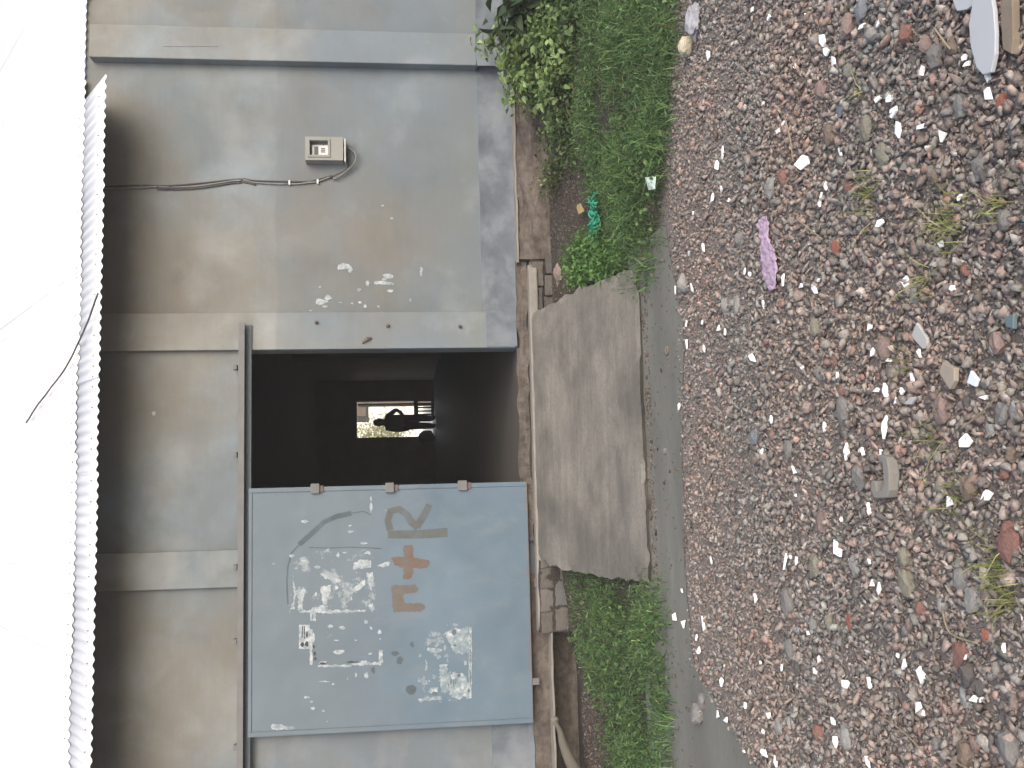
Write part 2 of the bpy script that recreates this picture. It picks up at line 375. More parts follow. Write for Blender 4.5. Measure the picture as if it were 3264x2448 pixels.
# plinth bands (proud of the wall, rough edge)
def rough_band(name, x0, x1, z0, z1, y, mat, dy=.01, step=.05, parent=wh, amp=.008):
    m = MB(); xs = np.arange(x0, x1+step/2, step); zs = np.linspace(z0, z1, max(3, int((z1-z0)/.04)+1)); V = []
    for z in zs:
        for x in xs: V.append((x, y - amp*abs(noise.noise(Vector((x*5, z*9, y*3))))*1.6, z + (amp*1.6*noise.noise(Vector((x*6, z, 2))) if z in (zs[0], zs[-1]) else 0)))
    n = len(xs); k = len(zs)
    m.add(V, [(j*n+i, j*n+i+1, (j+1)*n+i+1, (j+1)*n+i) for j in range(k-1) for i in range(n-1)])
    tb = [(x, 0.01, zs[-1]) for x in xs]; b = len(V)
    m.v += tb; m.f += [((k-1)*n+i, (k-1)*n+i+1, b+i+1, b+i) for i in range(n-1)]; m.m += [0]*(n-1)
    return m.build(name, mat, parent)
rough_band("plinth", 1.504, 9.5, .53, .826, -.012, M['plinth'])
rough_band("plinth", xl-.012, xr+.012, .50, .838, -.125, M['plinth'])
rough_band("plinth", 1.21, 1.500, .55, .80, -.066, M['plinth'], amp=.004)
rough_band("plinth", -9.5, -1.70, .49, .828, -.012, M['plinth'])
rough_band("plinth", -9.5, -.67, .34, .485, -.016, M['dirtywall'])
# foundation course to the right, its pale top edge, and the ledge under the gate
rough_band("foundation", 1.93, 9.5, .05, .523, -.115, M['dirtywall'], amp=.02)
rough_band("foundation_edge", 1.90, 9.5, .5235, .538, -.128, M['edge'], amp=.006)
rough_band("foundation", -9.5, -1.0, -.12, .335, .165, M['dirtywall'], amp=.025)
rough_band("foundation_edge", -9.5, -1.02, .3355, .352, -.15, M['edge'], amp=.006)
rough_band("foundation", -1.0, 1.93, .05, .425, -.075, M['dirtywall'], amp=.03)
# broken front of the inner floor slab and the threshold strip
rough_band("floor_edge", DX0, 1.93, .45, FLOOR-.004, -.055, M['dirtywall'], amp=.025, step=.03)
def slab_poly(m, pts, z0, z1):
    m.prism([(x, y, z1) for x, y in pts], (0, 0, z0-z1))
m = MB(); tx0, tx1 = P(430, 1720, -.16)[0], P(1612, 1690, -.16)[0]
top = [(tx0, -.03)]
xsb = np.arange(tx0, tx1, .04)
fr = [(x, -.165 - .012*nz(x, 0, 7) + (.10*max(0, 1-(x-tx0)/.10)**2) + (.09*max(0, 1-(tx1-x)/.08)**2)) for x in xsb]
slab_poly(m, [(tx1, -.02)] + [(tx0, -.02)] + fr, .375, .448)
m.build("threshold", M['edge'], wh, bevel=.012)
# stones and bricks showing below the threshold
def rock_mesh(c, size, rot=0.0, seed=0, box=.55, sub=2, disp=.12):
    bm = bmesh.new(); bmesh.ops.create_icosphere(bm, subdivisions=sub, radius=1.0)
    cr, sr = math.cos(rot), math.sin(rot)
    for v in bm.verts:
        p = v.co.copy(); mxx = max(abs(p.x), abs(p.y), abs(p.z)); q = p.lerp(p/mxx, box)
        q *= 1 + disp*2*noise.noise(p*1.3+Vector((seed*3.7, seed*1.3, seed))) + disp*noise.noise(p*3.1+Vector((seed, 5, seed*2.1)))
        x, y, z = q.x*size[0]/2, q.y*size[1]/2, q.z*size[2]/2
        v.co = Vector((c[0]+x*cr-y*sr, c[1]+x*sr+y*cr, c[2]+z))
    me = bpy.data.meshes.new("rock"); bm.to_mesh(me); bm.free(); return me
def rock(name, c, size, mat, parent=None, **k):
    me = rock_mesh(c, size, **k); me.name = name; me.materials.append(mat); return link(name, me, parent)
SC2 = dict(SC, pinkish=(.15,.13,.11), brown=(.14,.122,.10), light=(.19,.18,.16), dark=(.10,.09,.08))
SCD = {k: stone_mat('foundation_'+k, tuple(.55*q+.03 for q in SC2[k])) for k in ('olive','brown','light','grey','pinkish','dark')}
q0 = P(436, 1812, -.14); q1 = P(690, 1722, -.14); rough_band('mortar', q0[0], q1[0], q0[2]-.1, q1[2]+.02, -.165, M['ground'], amp=.006)
i = 0
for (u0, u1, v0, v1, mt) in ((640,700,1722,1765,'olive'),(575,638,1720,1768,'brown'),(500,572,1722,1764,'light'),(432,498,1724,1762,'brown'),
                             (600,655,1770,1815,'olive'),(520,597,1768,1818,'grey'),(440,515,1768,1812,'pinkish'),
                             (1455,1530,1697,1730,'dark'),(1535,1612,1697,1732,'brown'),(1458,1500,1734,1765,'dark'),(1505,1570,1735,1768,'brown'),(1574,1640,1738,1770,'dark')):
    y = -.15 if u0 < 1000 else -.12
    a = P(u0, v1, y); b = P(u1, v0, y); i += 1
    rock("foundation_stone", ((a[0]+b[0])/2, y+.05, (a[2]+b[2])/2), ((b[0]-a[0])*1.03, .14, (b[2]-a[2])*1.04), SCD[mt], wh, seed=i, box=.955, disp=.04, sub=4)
# shell of the hall
m = MB(); m.box((HX0-.2, T+.001, .05), (HX0, 8, WTOP)); m.box((HX0-.2, 10, .05), (HX0, BACKY, WTOP)); m.box((HX0-.2, 8, 2.8), (HX0, 10, WTOP)); m.build("side_wall", M['inner'], wh)  # left side opening is out of view, added to let light into the hall
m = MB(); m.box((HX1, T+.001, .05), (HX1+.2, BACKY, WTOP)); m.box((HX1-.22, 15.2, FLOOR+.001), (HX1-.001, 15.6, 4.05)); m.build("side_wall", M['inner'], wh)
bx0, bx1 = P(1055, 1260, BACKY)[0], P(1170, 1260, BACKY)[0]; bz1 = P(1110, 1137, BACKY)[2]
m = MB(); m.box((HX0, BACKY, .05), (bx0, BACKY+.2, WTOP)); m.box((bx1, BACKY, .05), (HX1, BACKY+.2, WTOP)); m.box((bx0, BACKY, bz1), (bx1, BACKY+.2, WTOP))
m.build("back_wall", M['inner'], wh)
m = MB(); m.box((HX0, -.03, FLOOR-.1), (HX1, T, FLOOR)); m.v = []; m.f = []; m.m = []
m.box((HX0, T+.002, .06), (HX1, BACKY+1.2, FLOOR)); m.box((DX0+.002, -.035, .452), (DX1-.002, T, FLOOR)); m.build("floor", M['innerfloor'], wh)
m = MB(); m.box((HX0-.2, .3, WTOP+.005), (HX1+.2, BACKY+.2, WTOP+.06)); m.build("ceiling", M['tin'], wh)
# roof: long upper sheets and a short lower row that stops before the right end
roof = thing("roof", None, None, (0, 0, 3.6)); setp(roof, wh); roof["label"] = "pale corrugated metal sheet roof, very bright in the light"
def sheet(x0, x1, y0, y1, off, tilt=0.0):
    m = MB(); nxs = max(2, int(round((x1-x0)/.0095))); xs = np.linspace(x0, x1, nxs+1); V = []; nrow = 3
    for j in range(nrow):
        for x in xs:
            y = y0+(y1-y0)*j/(nrow-1) + (tilt*(x-x0) if j == 0 else 0); V.append((x, y, roofz(y)+off+.0078*math.sin(2*math.pi*x/.078)))
    n = nxs+1
    m.add(V, [(j*n+i, j*n+i+1, (j+1)*n+i+1, (j+1)*n+i) for j in range(nrow-1) for i in range(nxs)])
    m.mi = 1
    for x in np.arange(math.ceil(x0/.156)*.156+.0195, x1-.02, .156):
        for yy in ((y0+.10,) if y1-y0 < 1 else (y0+.07,)):
            c = np.array((x+random.choice((0,0,.078)), yy, roofz(yy)+off+.0095)); m.tube([c, c+np.array([0,-.003,.008])], [.006,.004], 6)
    o = m.build("roof_sheet", [M['zinc'], M['nail']], roof, smooth=True)
    s = o.modifiers.new("thick", 'SOLIDIFY'); s.thickness = .002; return o
UY0 = EY0 + .49
xe = PL(2222, 343, (0, EY0, EZ0), (0, -TAN, 1))[0]
x = xe; k = 0
while x > -4.2:
    sheet(x-.82, x, EY0+random.uniform(-.012, .012), UY0+.09, -.004-.002*(k % 2), random.uniform(-.012, .012)); x -= .76; k += 1
x = 8.0; k = 0
while x > -8.5:
    sheet(x-.82, x, UY0+random.uniform(-.022, .022), 11.2, .004+.002*(k % 2), random.uniform(-.02, .02)); x -= .76; k += 1
m = MB(); m.prism([(-9, 11.2, roofz(11.2)-.02), (8, 11.2, roofz(11.2)-.02), (8, BACKY+.8, 4.3), (-9, BACKY+.8, 4.3)], (0, 0, -.01)); m.build("roof_sheet", M['zinc'], roof)
# wooden purlin hidden just behind the eave carries the short row
m = MB(); m.box((-6, EY0+.30, roofz(EY0+.30)-.06), (xe-.05, EY0+.36, roofz(EY0+.30)-.022)); m.build("purlin", M['wood'], roof)

m = MB(); ck = [P(2448-148.5+.6*math.sin(q*2.1), 520+q*11, -.1102) for q in range(17)]
m.tube(ck, .0022, 4); m.build('crack', M['seam'], wh)
# torn paper on the wall beside the door
def ragged(poly, jit, step):
    out = []
    for a, b in zip(poly, poly[1:]+poly[:1]):
        a = np.array(a, float); b = np.array(b, float); L = np.linalg.norm(b-a); k = max(1, int(L/step))
        for i in range(k): out.append(a+(b-a)*i/k + np.array([random.uniform(-jit, jit), random.uniform(-jit, jit)])*(1 if i else .6))
    return out
def flake(m, poly, y, jit=2.0, step=5.0, th=.0015):
    y -= random.uniform(0, .0007)
    m.prism([P(u, v, y) for u, v in ragged(poly, jit, step)], (0, -th, 0))
def blob(u, v, ru, rv, n=10):
    return [(u+ru*math.cos(t)*random.uniform(.55,1.1), v+rv*math.sin(t)*random.uniform(.55,1.1)) for t in np.linspace(0, 2*math.pi, n, endpoint=False)]
m = MB()
def r5(X, Y): return (2448-825-.4973*Y, 1000+.4973*X)   # reading grid of one close look at the photo
for (X, Y, a, b) in ((200,50,42,26),(235,70,14,24),(475,110,34,22),(430,155,70,13),(485,160,30,14),(345,155,14,22),(290,200,14,14),(490,205,26,10),(690,80,11,34),(45,275,50,24),(90,250,28,20),(75,305,20,10),
                     (170,280,12,5),(245,285,10,7),(295,280,16,8),(330,305,13,14),(415,305,12,8),(620,265,5,12),(40,180,8,8),(165,55,12,22),(455,130,18,12)):
    u, v = r5(X, Y); flake(m, blob(u, v, b*.5, a*.5, 13), -.0015, 1.5, 4)
for (X, Y) in ((440,-340),(-20,330),(500,-260)):
    u, v = r5(X, Y); flake(m, blob(u, v, 3, 6), -.0015, 1, 4)
u, v = (2448-825-.4973*990, .4973*985); flake(m, blob(u, v, 8, 7), -.0015, 1, 4)
m.pieces("paper_scrap", M['paper'], wh)

# ------------------------------------------------------------------ gate track, gate
y = -.135
tr = thing("gate_track", "grey steel rail fixed across the wall above the blue gate", "rail", (0, y, 2.75))
zt = P(700, 757, y)[2]; zb = P(700, 777, y)[2]; xr_ = P(1420, 765, y)[0]
m = MB(); m.box((-4.0, y, zb), (xr_, y+.012, zt)); m.box((-4.0, y+.012, zt-.012), (xr_-.001, -.062, zt-.001)); m.build("front_flange", M['steel'], tr, bevel=.002)
m = MB(); m.box((-4.0, -.075, zb-.045), (xr_-.01, -.062, zt-.013)); m.build("back_plate", M['seam'], tr)
for u in (60, 400, 640, 1000, 1280):
    c = P(u, 752, y); q = MB(); q.box((c[0]-.02, -.10, c[2]), (c[0]+.02, -.03, c[2]+.028)); q.build("bracket", M['steel'], tr, bevel=.003)

GY = -.105
gt = thing("sliding_gate", "faded blue steel sliding gate with torn posters and painted letters", "gate", (-.85, GY, .5))
gx0, gz0 = P(144, 1701, GY)[0], P(144, 1701, GY)[2]; gx1 = P(913, 1680, GY)[0]; gz1 = P(500, 791, GY)[2]
m = MB(); m.box((gx0, GY, gz0), (gx1, GY+.035, gz1)); m.build("panel", M['gate'], gt, bevel=.004)
fw = .036
def bar(name, a, b, mat=M['gate'], parent=gt, bev=.003): q = MB(); q.box(a, b); return q.build(name, mat, parent, bevel=bev)
bar("frame_rail", (gx0+.001, GY-.007, gz0+.001), (gx0+fw, GY+.002, gz1-.001)); bar("frame_rail", (gx1-fw, GY-.007, gz0+.001), (gx1-.001, GY+.002, gz1-.001))
bar("frame_rail", (gx0+fw, GY-.0065, gz1-fw*.8), (gx1-fw, GY+.002, gz1-.001))
bar("frame_gap", (gx0+fw, GY-.0012, gz0+.03), (gx0+fw+.006, GY+.001, gz1-fw*.8), M['seam'], bev=0); bar("frame_gap", (gx1-fw-.005, GY-.0012, gz0+.25), (gx1-fw, GY+.001, gz1-fw*.8), M['seam'], bev=0)
zs_ = P(500, 1183, GY)[2]; bar("weld_seam", (gx0+.3, GY-.0012, zs_-.004), (gx1-fw-.006, GY+.001, zs_+.003), M['gate'], bev=0)
for (u, v, dz) in ((892, 1004, .034), (895, 1242, .034), (902, 1474, .037)):
    c = P(u, v, GY-.02); q = MB(); q.box((c[0]-.042, GY-.03, c[2]-dz), (c[0]+.036, GY-.0075, c[2]+dz)); q.box((c[0]+.01, GY-.028, c[2]-dz*.8), (c[0]+.034, GY+.03, c[2]+dz*.8))
    h = q.build("lock_tab", M['steel'], gt, bevel=.003)
    q = MB(); q.box((c[0]-.03, GY-.016, c[2]-dz-.03), (c[0]+.02, GY-.008, c[2]-dz-.002)); q.build("weld_patch", M['rusty'], h)
c = P(276, 1711, GY); q = MB(); q.box((c[0]-.026, GY-.004, gz0-.055), (c[0]+.026, GY+.022, gz0-.0005)); q.build("floor_guide", M['steel'], gt, bevel=.003)
def r6(X, Y): return (2448-1550-.4823*Y, 850+.4823*X)    # reading grid of a close look at the gate
def gpoly(m, pts, jit=1.2, step=5, th=.0012, y=GY-.0003): flake(m, [r6(*p) for p in pts], y, jit, step, th)
def gbox(m, X0, Y0, X1, Y1, **k): gpoly(m, [(X0,Y0),(X1,Y0),(X1,Y1),(X0,Y1)], **k)
# lettering
m = MB(); gpoly(m, [(822,655),(985,650),(1003,672),(985,702),(905,708),(900,730),(908,768),(1030,775),(1048,798),(1025,828),(838,832),(830,745)], 2.5); L = m.build("painted_letter", M['ochre'], gt); L["label"] = "faded ochre brush painted letter M"
m = MB(); gpoly(m, [(903,388),(968,392),(966,470),(1075,488),(1074,520),(1060,542),(966,540),(962,600),(930,618),(905,610),(905,540),(845,520),(822,470),(903,468)], 2.5); L = m.build("painted_letter", M['orange'], gt); L["label"] = "faded orange brush painted plus sign"
def stroke(m, pts, w, y=GY-.0003, th=.001):
    pts = [np.array(p, float) for p in pts]; l, r = [], []
    for i, p in enumerate(pts):
        t = pts[min(i+1,len(pts)-1)]-pts[max(i-1,0)]; t /= np.linalg.norm(t); n = np.array([-t[1], t[0]])*w/2*random.uniform(.85,1.1); l.append(p+n); r.append(p-n)
    for i in range(len(pts)-1):
        q = [l[i], l[i+1], r[i+1], r[i]]; m.prism([P(*r6(*a), y) for a in q], (0, -th-.00001*i, 0))
m = MB(); stroke(m, [(800,318),(1000,318),(1196,305)], 58)
stroke(m, [(815,290),(800,225),(820,165),(875,150),(925,185),(955,235),(1000,275)], 50, GY-.0006); stroke(m, [(990,270),(1035,200),(1075,120)], 48, GY-.0009)
L = m.build("painted_letter", M['olive'], gt); L["label"] = "faded olive brown brush painted letter R"
# curved scrape marks
m = MB(); stroke(m, [(215,385),(300,310),(380,235),(460,200),(560,178)], 34); L = m.build("scrape_mark", M['soot'], gt)
m = MB(); stroke(m, [(140,780),(133,640),(138,540),(165,440),(215,385)], 9); stroke(m, [(560,178),(640,165),(690,190)], 7); stroke(m, [(280,405),(420,408),(560,402),(760,412)], 7); m.build("scrape_mark", M['soot'], gt)
m = MB()
for (X, Y, a, b) in ((850,1105,26,18),(880,1150,22,26),(960,1045,12,18),(955,1345,38,34),(705,1215,12,20)): gpoly(m, [( X+a*math.cos(t), Y+b*math.sin(t)) for t in np.linspace(0, 6.28, 12)[:-1]], 4)
m.build("scrape_mark", M['soot'], gt)
# large torn poster (upper right), square poster outline (upper left), lower poster, small sticker
m = MB()
for pg in ([(170,575),(185,640),(192,740),(180,815),(155,815),(180,740)],[(245,660),(258,700),(235,760),(240,815),(205,820),(205,720)],[(355,570),(440,600),(495,620),(480,640),(420,620),(360,590)],
           [(360,660),(430,650),(420,700),(400,780),(370,775),(362,720)],[(215,822),(410,818),(660,820),(655,828),(535,836),(400,840),(215,832)],[(575,510),(620,485),(690,490),(690,540),(570,545)],[(735,525),(800,495),(815,515),(800,530),(735,533)],
           [(660,570),(705,568),(705,640),(690,690),(668,640)],[(620,640),(650,610),(650,660),(600,690),(540,715),(535,700)],[(300,800),(400,785),(400,815),(300,845),(290,890),(288,830)],[(675,790),(700,770),(700,805)],[(640,440),(680,430),(690,460)]): gpoly(m, pg, 3)
for (X, Y, a, b) in ((250,232,26,13),(550,260,16,9),(555,300,22,11),(165,460,18,12),(250,485,32,18),(515,437,22,5),(470,455,14,18),(330,535,26,12),(195,540,14,8),(325,715,11,20),(690,140,12,34),(690,80,8,20),(640,375,30,9),(45,512,14,9),(785,160,9,6),(560,740,6,22),(465,670,16,16)): gpoly(m, [(X+a*math.cos(t)*random.uniform(.5,1.1), Y+b*math.sin(t)*random.uniform(.5,1.1)) for t in np.linspace(0, 6.28, 10)[:-1]], 2)
m.pieces("poster_shred", M['paper'], gt)
m = MB()
gbox(m, 340,1180, 560,1195, jit=2); gbox(m, 560,1165, 760,1182, jit=3); gbox(m, 740,1080, 765,1165, jit=3); gbox(m, 285,945, 302,1180, jit=1.5); gbox(m, 288,825, 300,890, jit=1); gbox(m, 306,830, 325,890, jit=2)
for (X, Y, a, b) in ((480,1092,44,18),(500,935,24,14),(420,925,22,12),(745,965,16,16),(750,1008,7,7),(685,1105,14,8),(460,1018,20,3),(590,1017,14,4),(655,895,14,16),(690,935,12,14),(640,1160,34,10),(370,1165,30,14),(310,1000,10,40)): gpoly(m, [(X+a*math.cos(t)*random.uniform(.6,1.1), Y+b*math.sin(t)*random.uniform(.6,1.1)) for t in np.linspace(0, 6.28, 10)[:-1]], 2)
m.pieces("poster_shred", M['paper'], gt); L = gt
m = MB(); 
for (X, Y, a, b) in ((312,1060,9,10),(316,1105,10,14),(320,1140,9,12),(370,1172,22,9),(565,1162,44,6)): gpoly(m, [(X+a*math.cos(t), Y+b*math.sin(t)) for t in np.linspace(0, 6.28, 9)[:-1]], 2, y=GY-.002)
m.pieces("print_mark", M['ink'], L)
m = MB(); gpoly(m, [(1175,975),(1215,945),(1330,930),(1340,1105),(1255,1108),(1210,1040)], 4); gpoly(m, [(1140,1180),(1195,1180),(1200,1360),(1150,1365)], 3); gbox(m, 1335,930, 1356,1400, jit=1); gpoly(m, [(1200,1240),(1300,1240),(1335,1300),(1335,1395),(1230,1400),(1200,1340)], 5)
gpoly(m, [(1000,1405),(1150,1385),(1160,1410),(1005,1415)], 2)
for (X, Y, a, b) in ((1130,1085,46,20),(1085,1080,28,22),(1190,1120,22,16),(1125,1020,30,14),(1180,1065,12,20),(1140,1130,20,14),(1120,1110,18,12),(1312,1165,12,22),(1012,1118,9,14),(1008,1282,11,20),(1100,1345,46,30),(1055,1190,8,50)): gpoly(m, [(X+a*math.cos(t)*random.uniform(.5,1.1), Y+b*math.sin(t)*random.uniform(.5,1.1)) for t in np.linspace(0, 6.28, 11)[:-1]], 3)
m.pieces("poster_remnant", M['pulp'], gt); L = gt
m = MB(); ring = [(1290+r*math.cos(t), 1322+r*1.0*math.sin(t)) for r in (38,) for t in np.linspace(-2.2, 2.6, 16)]
stroke(m, ring, 10, GY-.002); gbox(m, 1338,932, 1352,1398, jit=1, y=GY-.002); gpoly(m, [(1215,1250),(1240,1225),(1262,1262),(1225,1275)], 2, y=GY-.002); m.build("printed_ring", M['paper'], L)
m = MB()
for (X, Y, a, b) in ((1238,965,16,20),(1270,1250,12,12),(1108,1368,16,12),(1245,1050,10,8),(1335,1352,8,14),(1218,1290,4,26),(1236,1300,3,30),(1250,1290,3,24),(1345,1160,3,200)): gpoly(m, [(X+a*math.cos(t), Y+b*math.sin(t)) for t in np.linspace(0, 6.28, 11)[:-1]], 1.5, y=GY-.0022)
m.pieces("print_mark", M['seam'], L)
m = MB(); gbox(m, 214,915, 285,1075, jit=.6); L = m.build("sticker", M['paper'], gt); L["label"] = "small white printed sticker at the top of the gate"
m = MB(); gbox(m, 232,925, 238,1000, jit=1, y=GY-.0018); gbox(m, 246,925, 252,1010, jit=1, y=GY-.0018); gbox(m, 262,960, 270,1000, jit=1, y=GY-.0018)
for (X, Y, a, b) in ((236,1045,13,16),(266,1040,12,18)): gpoly(m, [(X+a*math.cos(t), Y+b*math.sin(t)) for t in np.linspace(0, 6.28, 10)[:-1]], 2, y=GY-.0018)
m.pieces("print_mark", M['ink'], L)
m = MB(); gpoly(m, [(32,1575),(70,1570),(120,1582),(185,1588),(185,1605),(60,1610),(32,1605)], 2)
for (X, Y, a, b) in ((380,1290,50,6),(265,1395,24,9),(295,1425,12,8),(305,1468,18,12),(375,1485,12,9),(440,1308,14,5),(660,1250,16,26),(590,1250,6,20),(535,1275,4,12),(400,1555,6,5)): gpoly(m, [(X+a*math.cos(t)*random.uniform(.6,1.1), Y+b*math.sin(t)*random.uniform(.6,1.1)) for t in np.linspace(0, 6.28, 10)[:-1]], 2)
m.pieces("paper_scrap", M['paper'], gt)

# ------------------------------------------------------------------ ramp
top_pts = [(656,1712),(1452,1694)]; y0r, z0r = -.14, .437; y1r, z1r = -2.235, .055
slope = (z1r-z0r)/(y1r-y0r)
def onramp(u, v): return PL(u, v, (0, y0r, z0r), (0, -slope, 1))
lf = [onramp(*p) for p in ((668,1712),(640,1770),(628,1820),(612,1900),(600,2000),(590,2085))]
rt = [onramp(*p) for p in ((1452,1700),(1475,1745),(1492,1780),(1530,1850),(1572,1960),(1606,2052))]
V = []; nr, nc = 54, 46
for j in range(nr+1):
    t = j/nr; yy = y0r+(y1r-y0r)*t
    xa = np.interp(-yy, [-p[1] for p in lf], [p[0] for p in lf]); xb = np.interp(-yy, [-p[1] for p in rt], [p[0] for p in rt])
    for i in range(nc+1):
        s = i/nc; x = xa+(xb-xa)*s + (.03*nz(s*3, t*6, 2, 4)+.014*nz(s*3, t*25, 2, 8))*(1 if i in (0, nc) else 0)
        yv = yy + (.02*nz(x, 0, 6)+.012*nz(x, 3, 19) if j == nr else 0)
        V.append((x, yv, z0r+slope*(yy-y0r) - (.012 if (i in (0, nc) or j == nr) and nz(x, yy, 7, 5) > .1 else 0) + .006*nz(x, yy, 2.2) + .003*nz(x, yy, 9)))
fl = []; n = nc+1
fl = [(j*n+i, j*n+i+1, (j+1)*n+i+1, (j+1)*n+i) for j in range(nr) for i in range(nc)]
bd = [i for i in range(n)] + [j*n+nc for j in range(1, nr+1)] + [nr*n+i for i in range(nc-1, -1, -1)] + [j*n for j in range(nr-1, 0, -1)]
b = len(V); V += [(V[k][0], V[k][1]+(.10 if V[k][1] < -2.15 else 0), min(V[k][2]-.05, gz(V[k][0], V[k][1])-.05)) for k in bd]
q = len(bd); fl += [(bd[i], bd[(i+1) % q], b+(i+1) % q, b+i) for i in range(q)]
m = MB(); m.add(V, fl); o = m.build("concrete_ramp", M['ramp']); tag(o, "worn concrete ramp sloping from the doorway down to the mud", "ramp")

# ------------------------------------------------------------------ meter box and cables
def r7(X, Y): return (2448-380-.1446*Y, 900+.1446*X)
a = P(*r7(500, 380), -.12); b = P(*r7(1340, 905), -.12)
x0, x1, z0_, z1_ = b[0], a[0], b[2], a[2]
mb = thing("meter_box", "grey beige electricity meter box with a small window on the wall", "meter box", ((x0+x1)/2, 0, z0_))
wa = P(*r7(605, 470), -.12); wb = P(*r7(1005, 790), -.12); wx0, wx1, wz0, wz1 = wb[0], wa[0], wb[2], wa[2]
m = MB()
yf, yb = -.12, -.004
m.box((x0, yb-.05, z0_), (x1, yb, z1_))
m.box((x0, yf, z0_), (wx0, yb-.05, z1_)); m.box((wx1, yf, z0_), (x1, yb-.05, z1_)); m.box((wx0, yf, wz1), (wx1, yb-.05, z1_)); m.box((wx0, yf, z0_), (wx1, yb-.05, wz0))
m.build("case", M['case'], mb)
m = MB(); fz = P(*r7(1090, 500), -.12)[2]
for q in (((wx0-.02, -.128, wz0-.02), (wx0, -.1201, wz1+.02)), ((wx1, -.128, wz0-.02), (wx1+.02, -.1201, wz1+.02)), ((wx0, -.128, wz1), (wx1, -.1201, wz1+.02)), ((wx0, -.128, wz0-.02), (wx1, -.1201, wz0))): m.box(*q)
m.build("window_frame", M['case'], mb, bevel=.003)
m = MB(); m.box((wx0+.004, -.075, wz0+.002), (wx1-.02, -.056, wz1-.012)); mt = m.build("meter", M['white'], mb, bevel=.003)
c0 = P(*r7(700, 590), -.09); c1 = P(*r7(790, 780), -.09); m = MB(); m.box((c1[0], -.078, c1[2]), (c0[0], -.0755, c0[2])); m.build("display", M['darkglass'], mt)
m = MB()
for k in range(3):
    c0 = P(*r7(850, 622+k*38), -.09); c1 = P(*r7(940, 645+k*38), -.09); m.box((c1[0], -.078, c1[2]), (c0[0], -.0755, c0[2]))
for Y in (540, 548):
    c0 = P(*r7(745 if Y == 540 else 905, Y), -.09); m.box((c0[0]-.005, -.078, c0[2]-.005), (c0[0]+.005, -.0755, c0[2]+.005))
m.build("label_print", M['darkglass'], mt)
fa = P(*r7(1345, 425), -.12); fb = P(*r7(1402, 935), -.12); m = MB(); m.box((fb[0], -.122, fb[2]), (fa[0], -.02, fa[2]-.006)); m.build("bottom_flap", M['case_light'], mb, bevel=.002)
def smooth_path(pts, k=6):
    pts = [Vector(p) for p in pts]; out = []
    for i in range(len(pts)-1):
        p0, p1, p2, p3 = pts[max(i-1,0)], pts[i], pts[i+1], pts[min(i+2,len(pts)-1)]
        for j in range(k):
            t = j/k; out.append(.5*((2*p1)+(p2-p0)*t+(2*p0-5*p1+4*p2-p3)*t*t+(3*p1-p0-3*p2+p3)*t**3))
    return out+[pts[-1]]
cb = thing("meter_cable", "twin grey cables running from the meter box up the wall", "cable", (2.5, 0, 2.0))
base = [(1846,325),(1849,430),(1853,500),(1851,547),(1856,640),(1874,766),(1866,815),(1861,925),(1866,985),(1870,1014)]
m = MB(); m.tube(smooth_path([P(u, v, -.014) for u, v in base] + [P(1886,1060,-.02), P(*r7(1150,1310),-.03), P(*r7(1340,1200),-.04), P(*r7(1560,1000),-.05), P(*r7(1630,840),-.06), P(*r7(1590,730),-.06), P(*r7(1490,650),-.05), P(*r7(1400,620),-.045)]), .0062, 6); m.build("strand", M['cable_light'], cb, smooth=True)
m = MB(); m.tube(smooth_path([P(u+6+3*math.sin(i*2.1), v, -.012) for i, (u, v) in enumerate(base)] + [P(1888,1055,-.02), P(*r7(1060,1270),-.03), P(*r7(1380,1130),-.04), P(*r7(1445,980),-.05), P(*r7(1440,860),-.06), P(*r7(1405,740),-.05)]), .006, 6); m.build("strand", M['cable'], cb, smooth=True)
m = MB(); m.tube(smooth_path([P(u-7, v, -.010) for u, v in base[2:7]]), .007, 6); m.build("strand", M['cable'], cb, smooth=True)
for (u, v) in ((1865, 923), (1869, 1013)):
    c = P(u, v, -.012); q = MB(); q.box((c[0]-.02, -.024, c[2]-.008), (c[0]+.02, -.001, c[2]+.008)); q.build("clip", M['white'], cb, bevel=.003)
n_up = np.array([0, -math.sin(R(31)), math.cos(R(31))])
pts = [PL(u, v, (0, EY0, EZ0+.05), (0, -TAN, 1)) for u, v in ((1512,312),(1480,300),(1439,286),(1396,268),(1355,249),(1310,228),(1268,204),(1240,184),(1215,164),(1185,142),(1156,119),(1128,101),(1101,84))]
m = MB(); m.tube(smooth_path(pts, 3), .0075, 6); o = m.build("wire", M['cable'], None, True); tag(o, "thin grey wire drooping over the corrugated roof edge", "wire")

# ------------------------------------------------------------------ behind the back door: yard, tree, person
m = MB(); dx = bx1-.03
dl = thing("door_leaf", "narrow door leaf folded back at the right of the far doorway", "door", (bx1-.08, BACKY+.21, FLOOR))
m.box((bx1-.09, BACKY+.21, FLOOR+.02), (bx1-.05, BACKY+.9, bz1-.03)); m.build("leaf", M['wood'], dl)
yw = thing("yard_wall", "tall whitewashed wall glaring beyond the far doorway", "wall", (3, 44, .4)); m = MB(); m.box((-14, 44, .3), (22, 44.3, 5.5)); m.build("wall_body", simple('lime_wash', (.84,.83,.78), .04, 3, .9, .1), yw)  # white box added to stand in for the blown-out sky
yd = mesh_np('yard', np.array([(-14,BACKY+1.25,.42),(22,BACKY+1.25,.42),(22,44,.42),(-14,44,.42)]), np.array([[0,1,2,3]]), None, simple('yard_concrete', (.6,.57,.5), .1, 2, .9, .2)); yd['kind'] = 'structure'
sh = thing("lean_to", "dark corner of a lean-to roof beyond the far doorway", "shed", (4.2, 27, .4))
m = MB(); c0 = P(1147, 1168, 27)
m.box((P(1122,1150,27)[0], 27, P(1130,1166,27)[2]), (9, 30, P(1130,1130,27)[2]+.5)); m.build("roof_slab", M['wood'], sh)
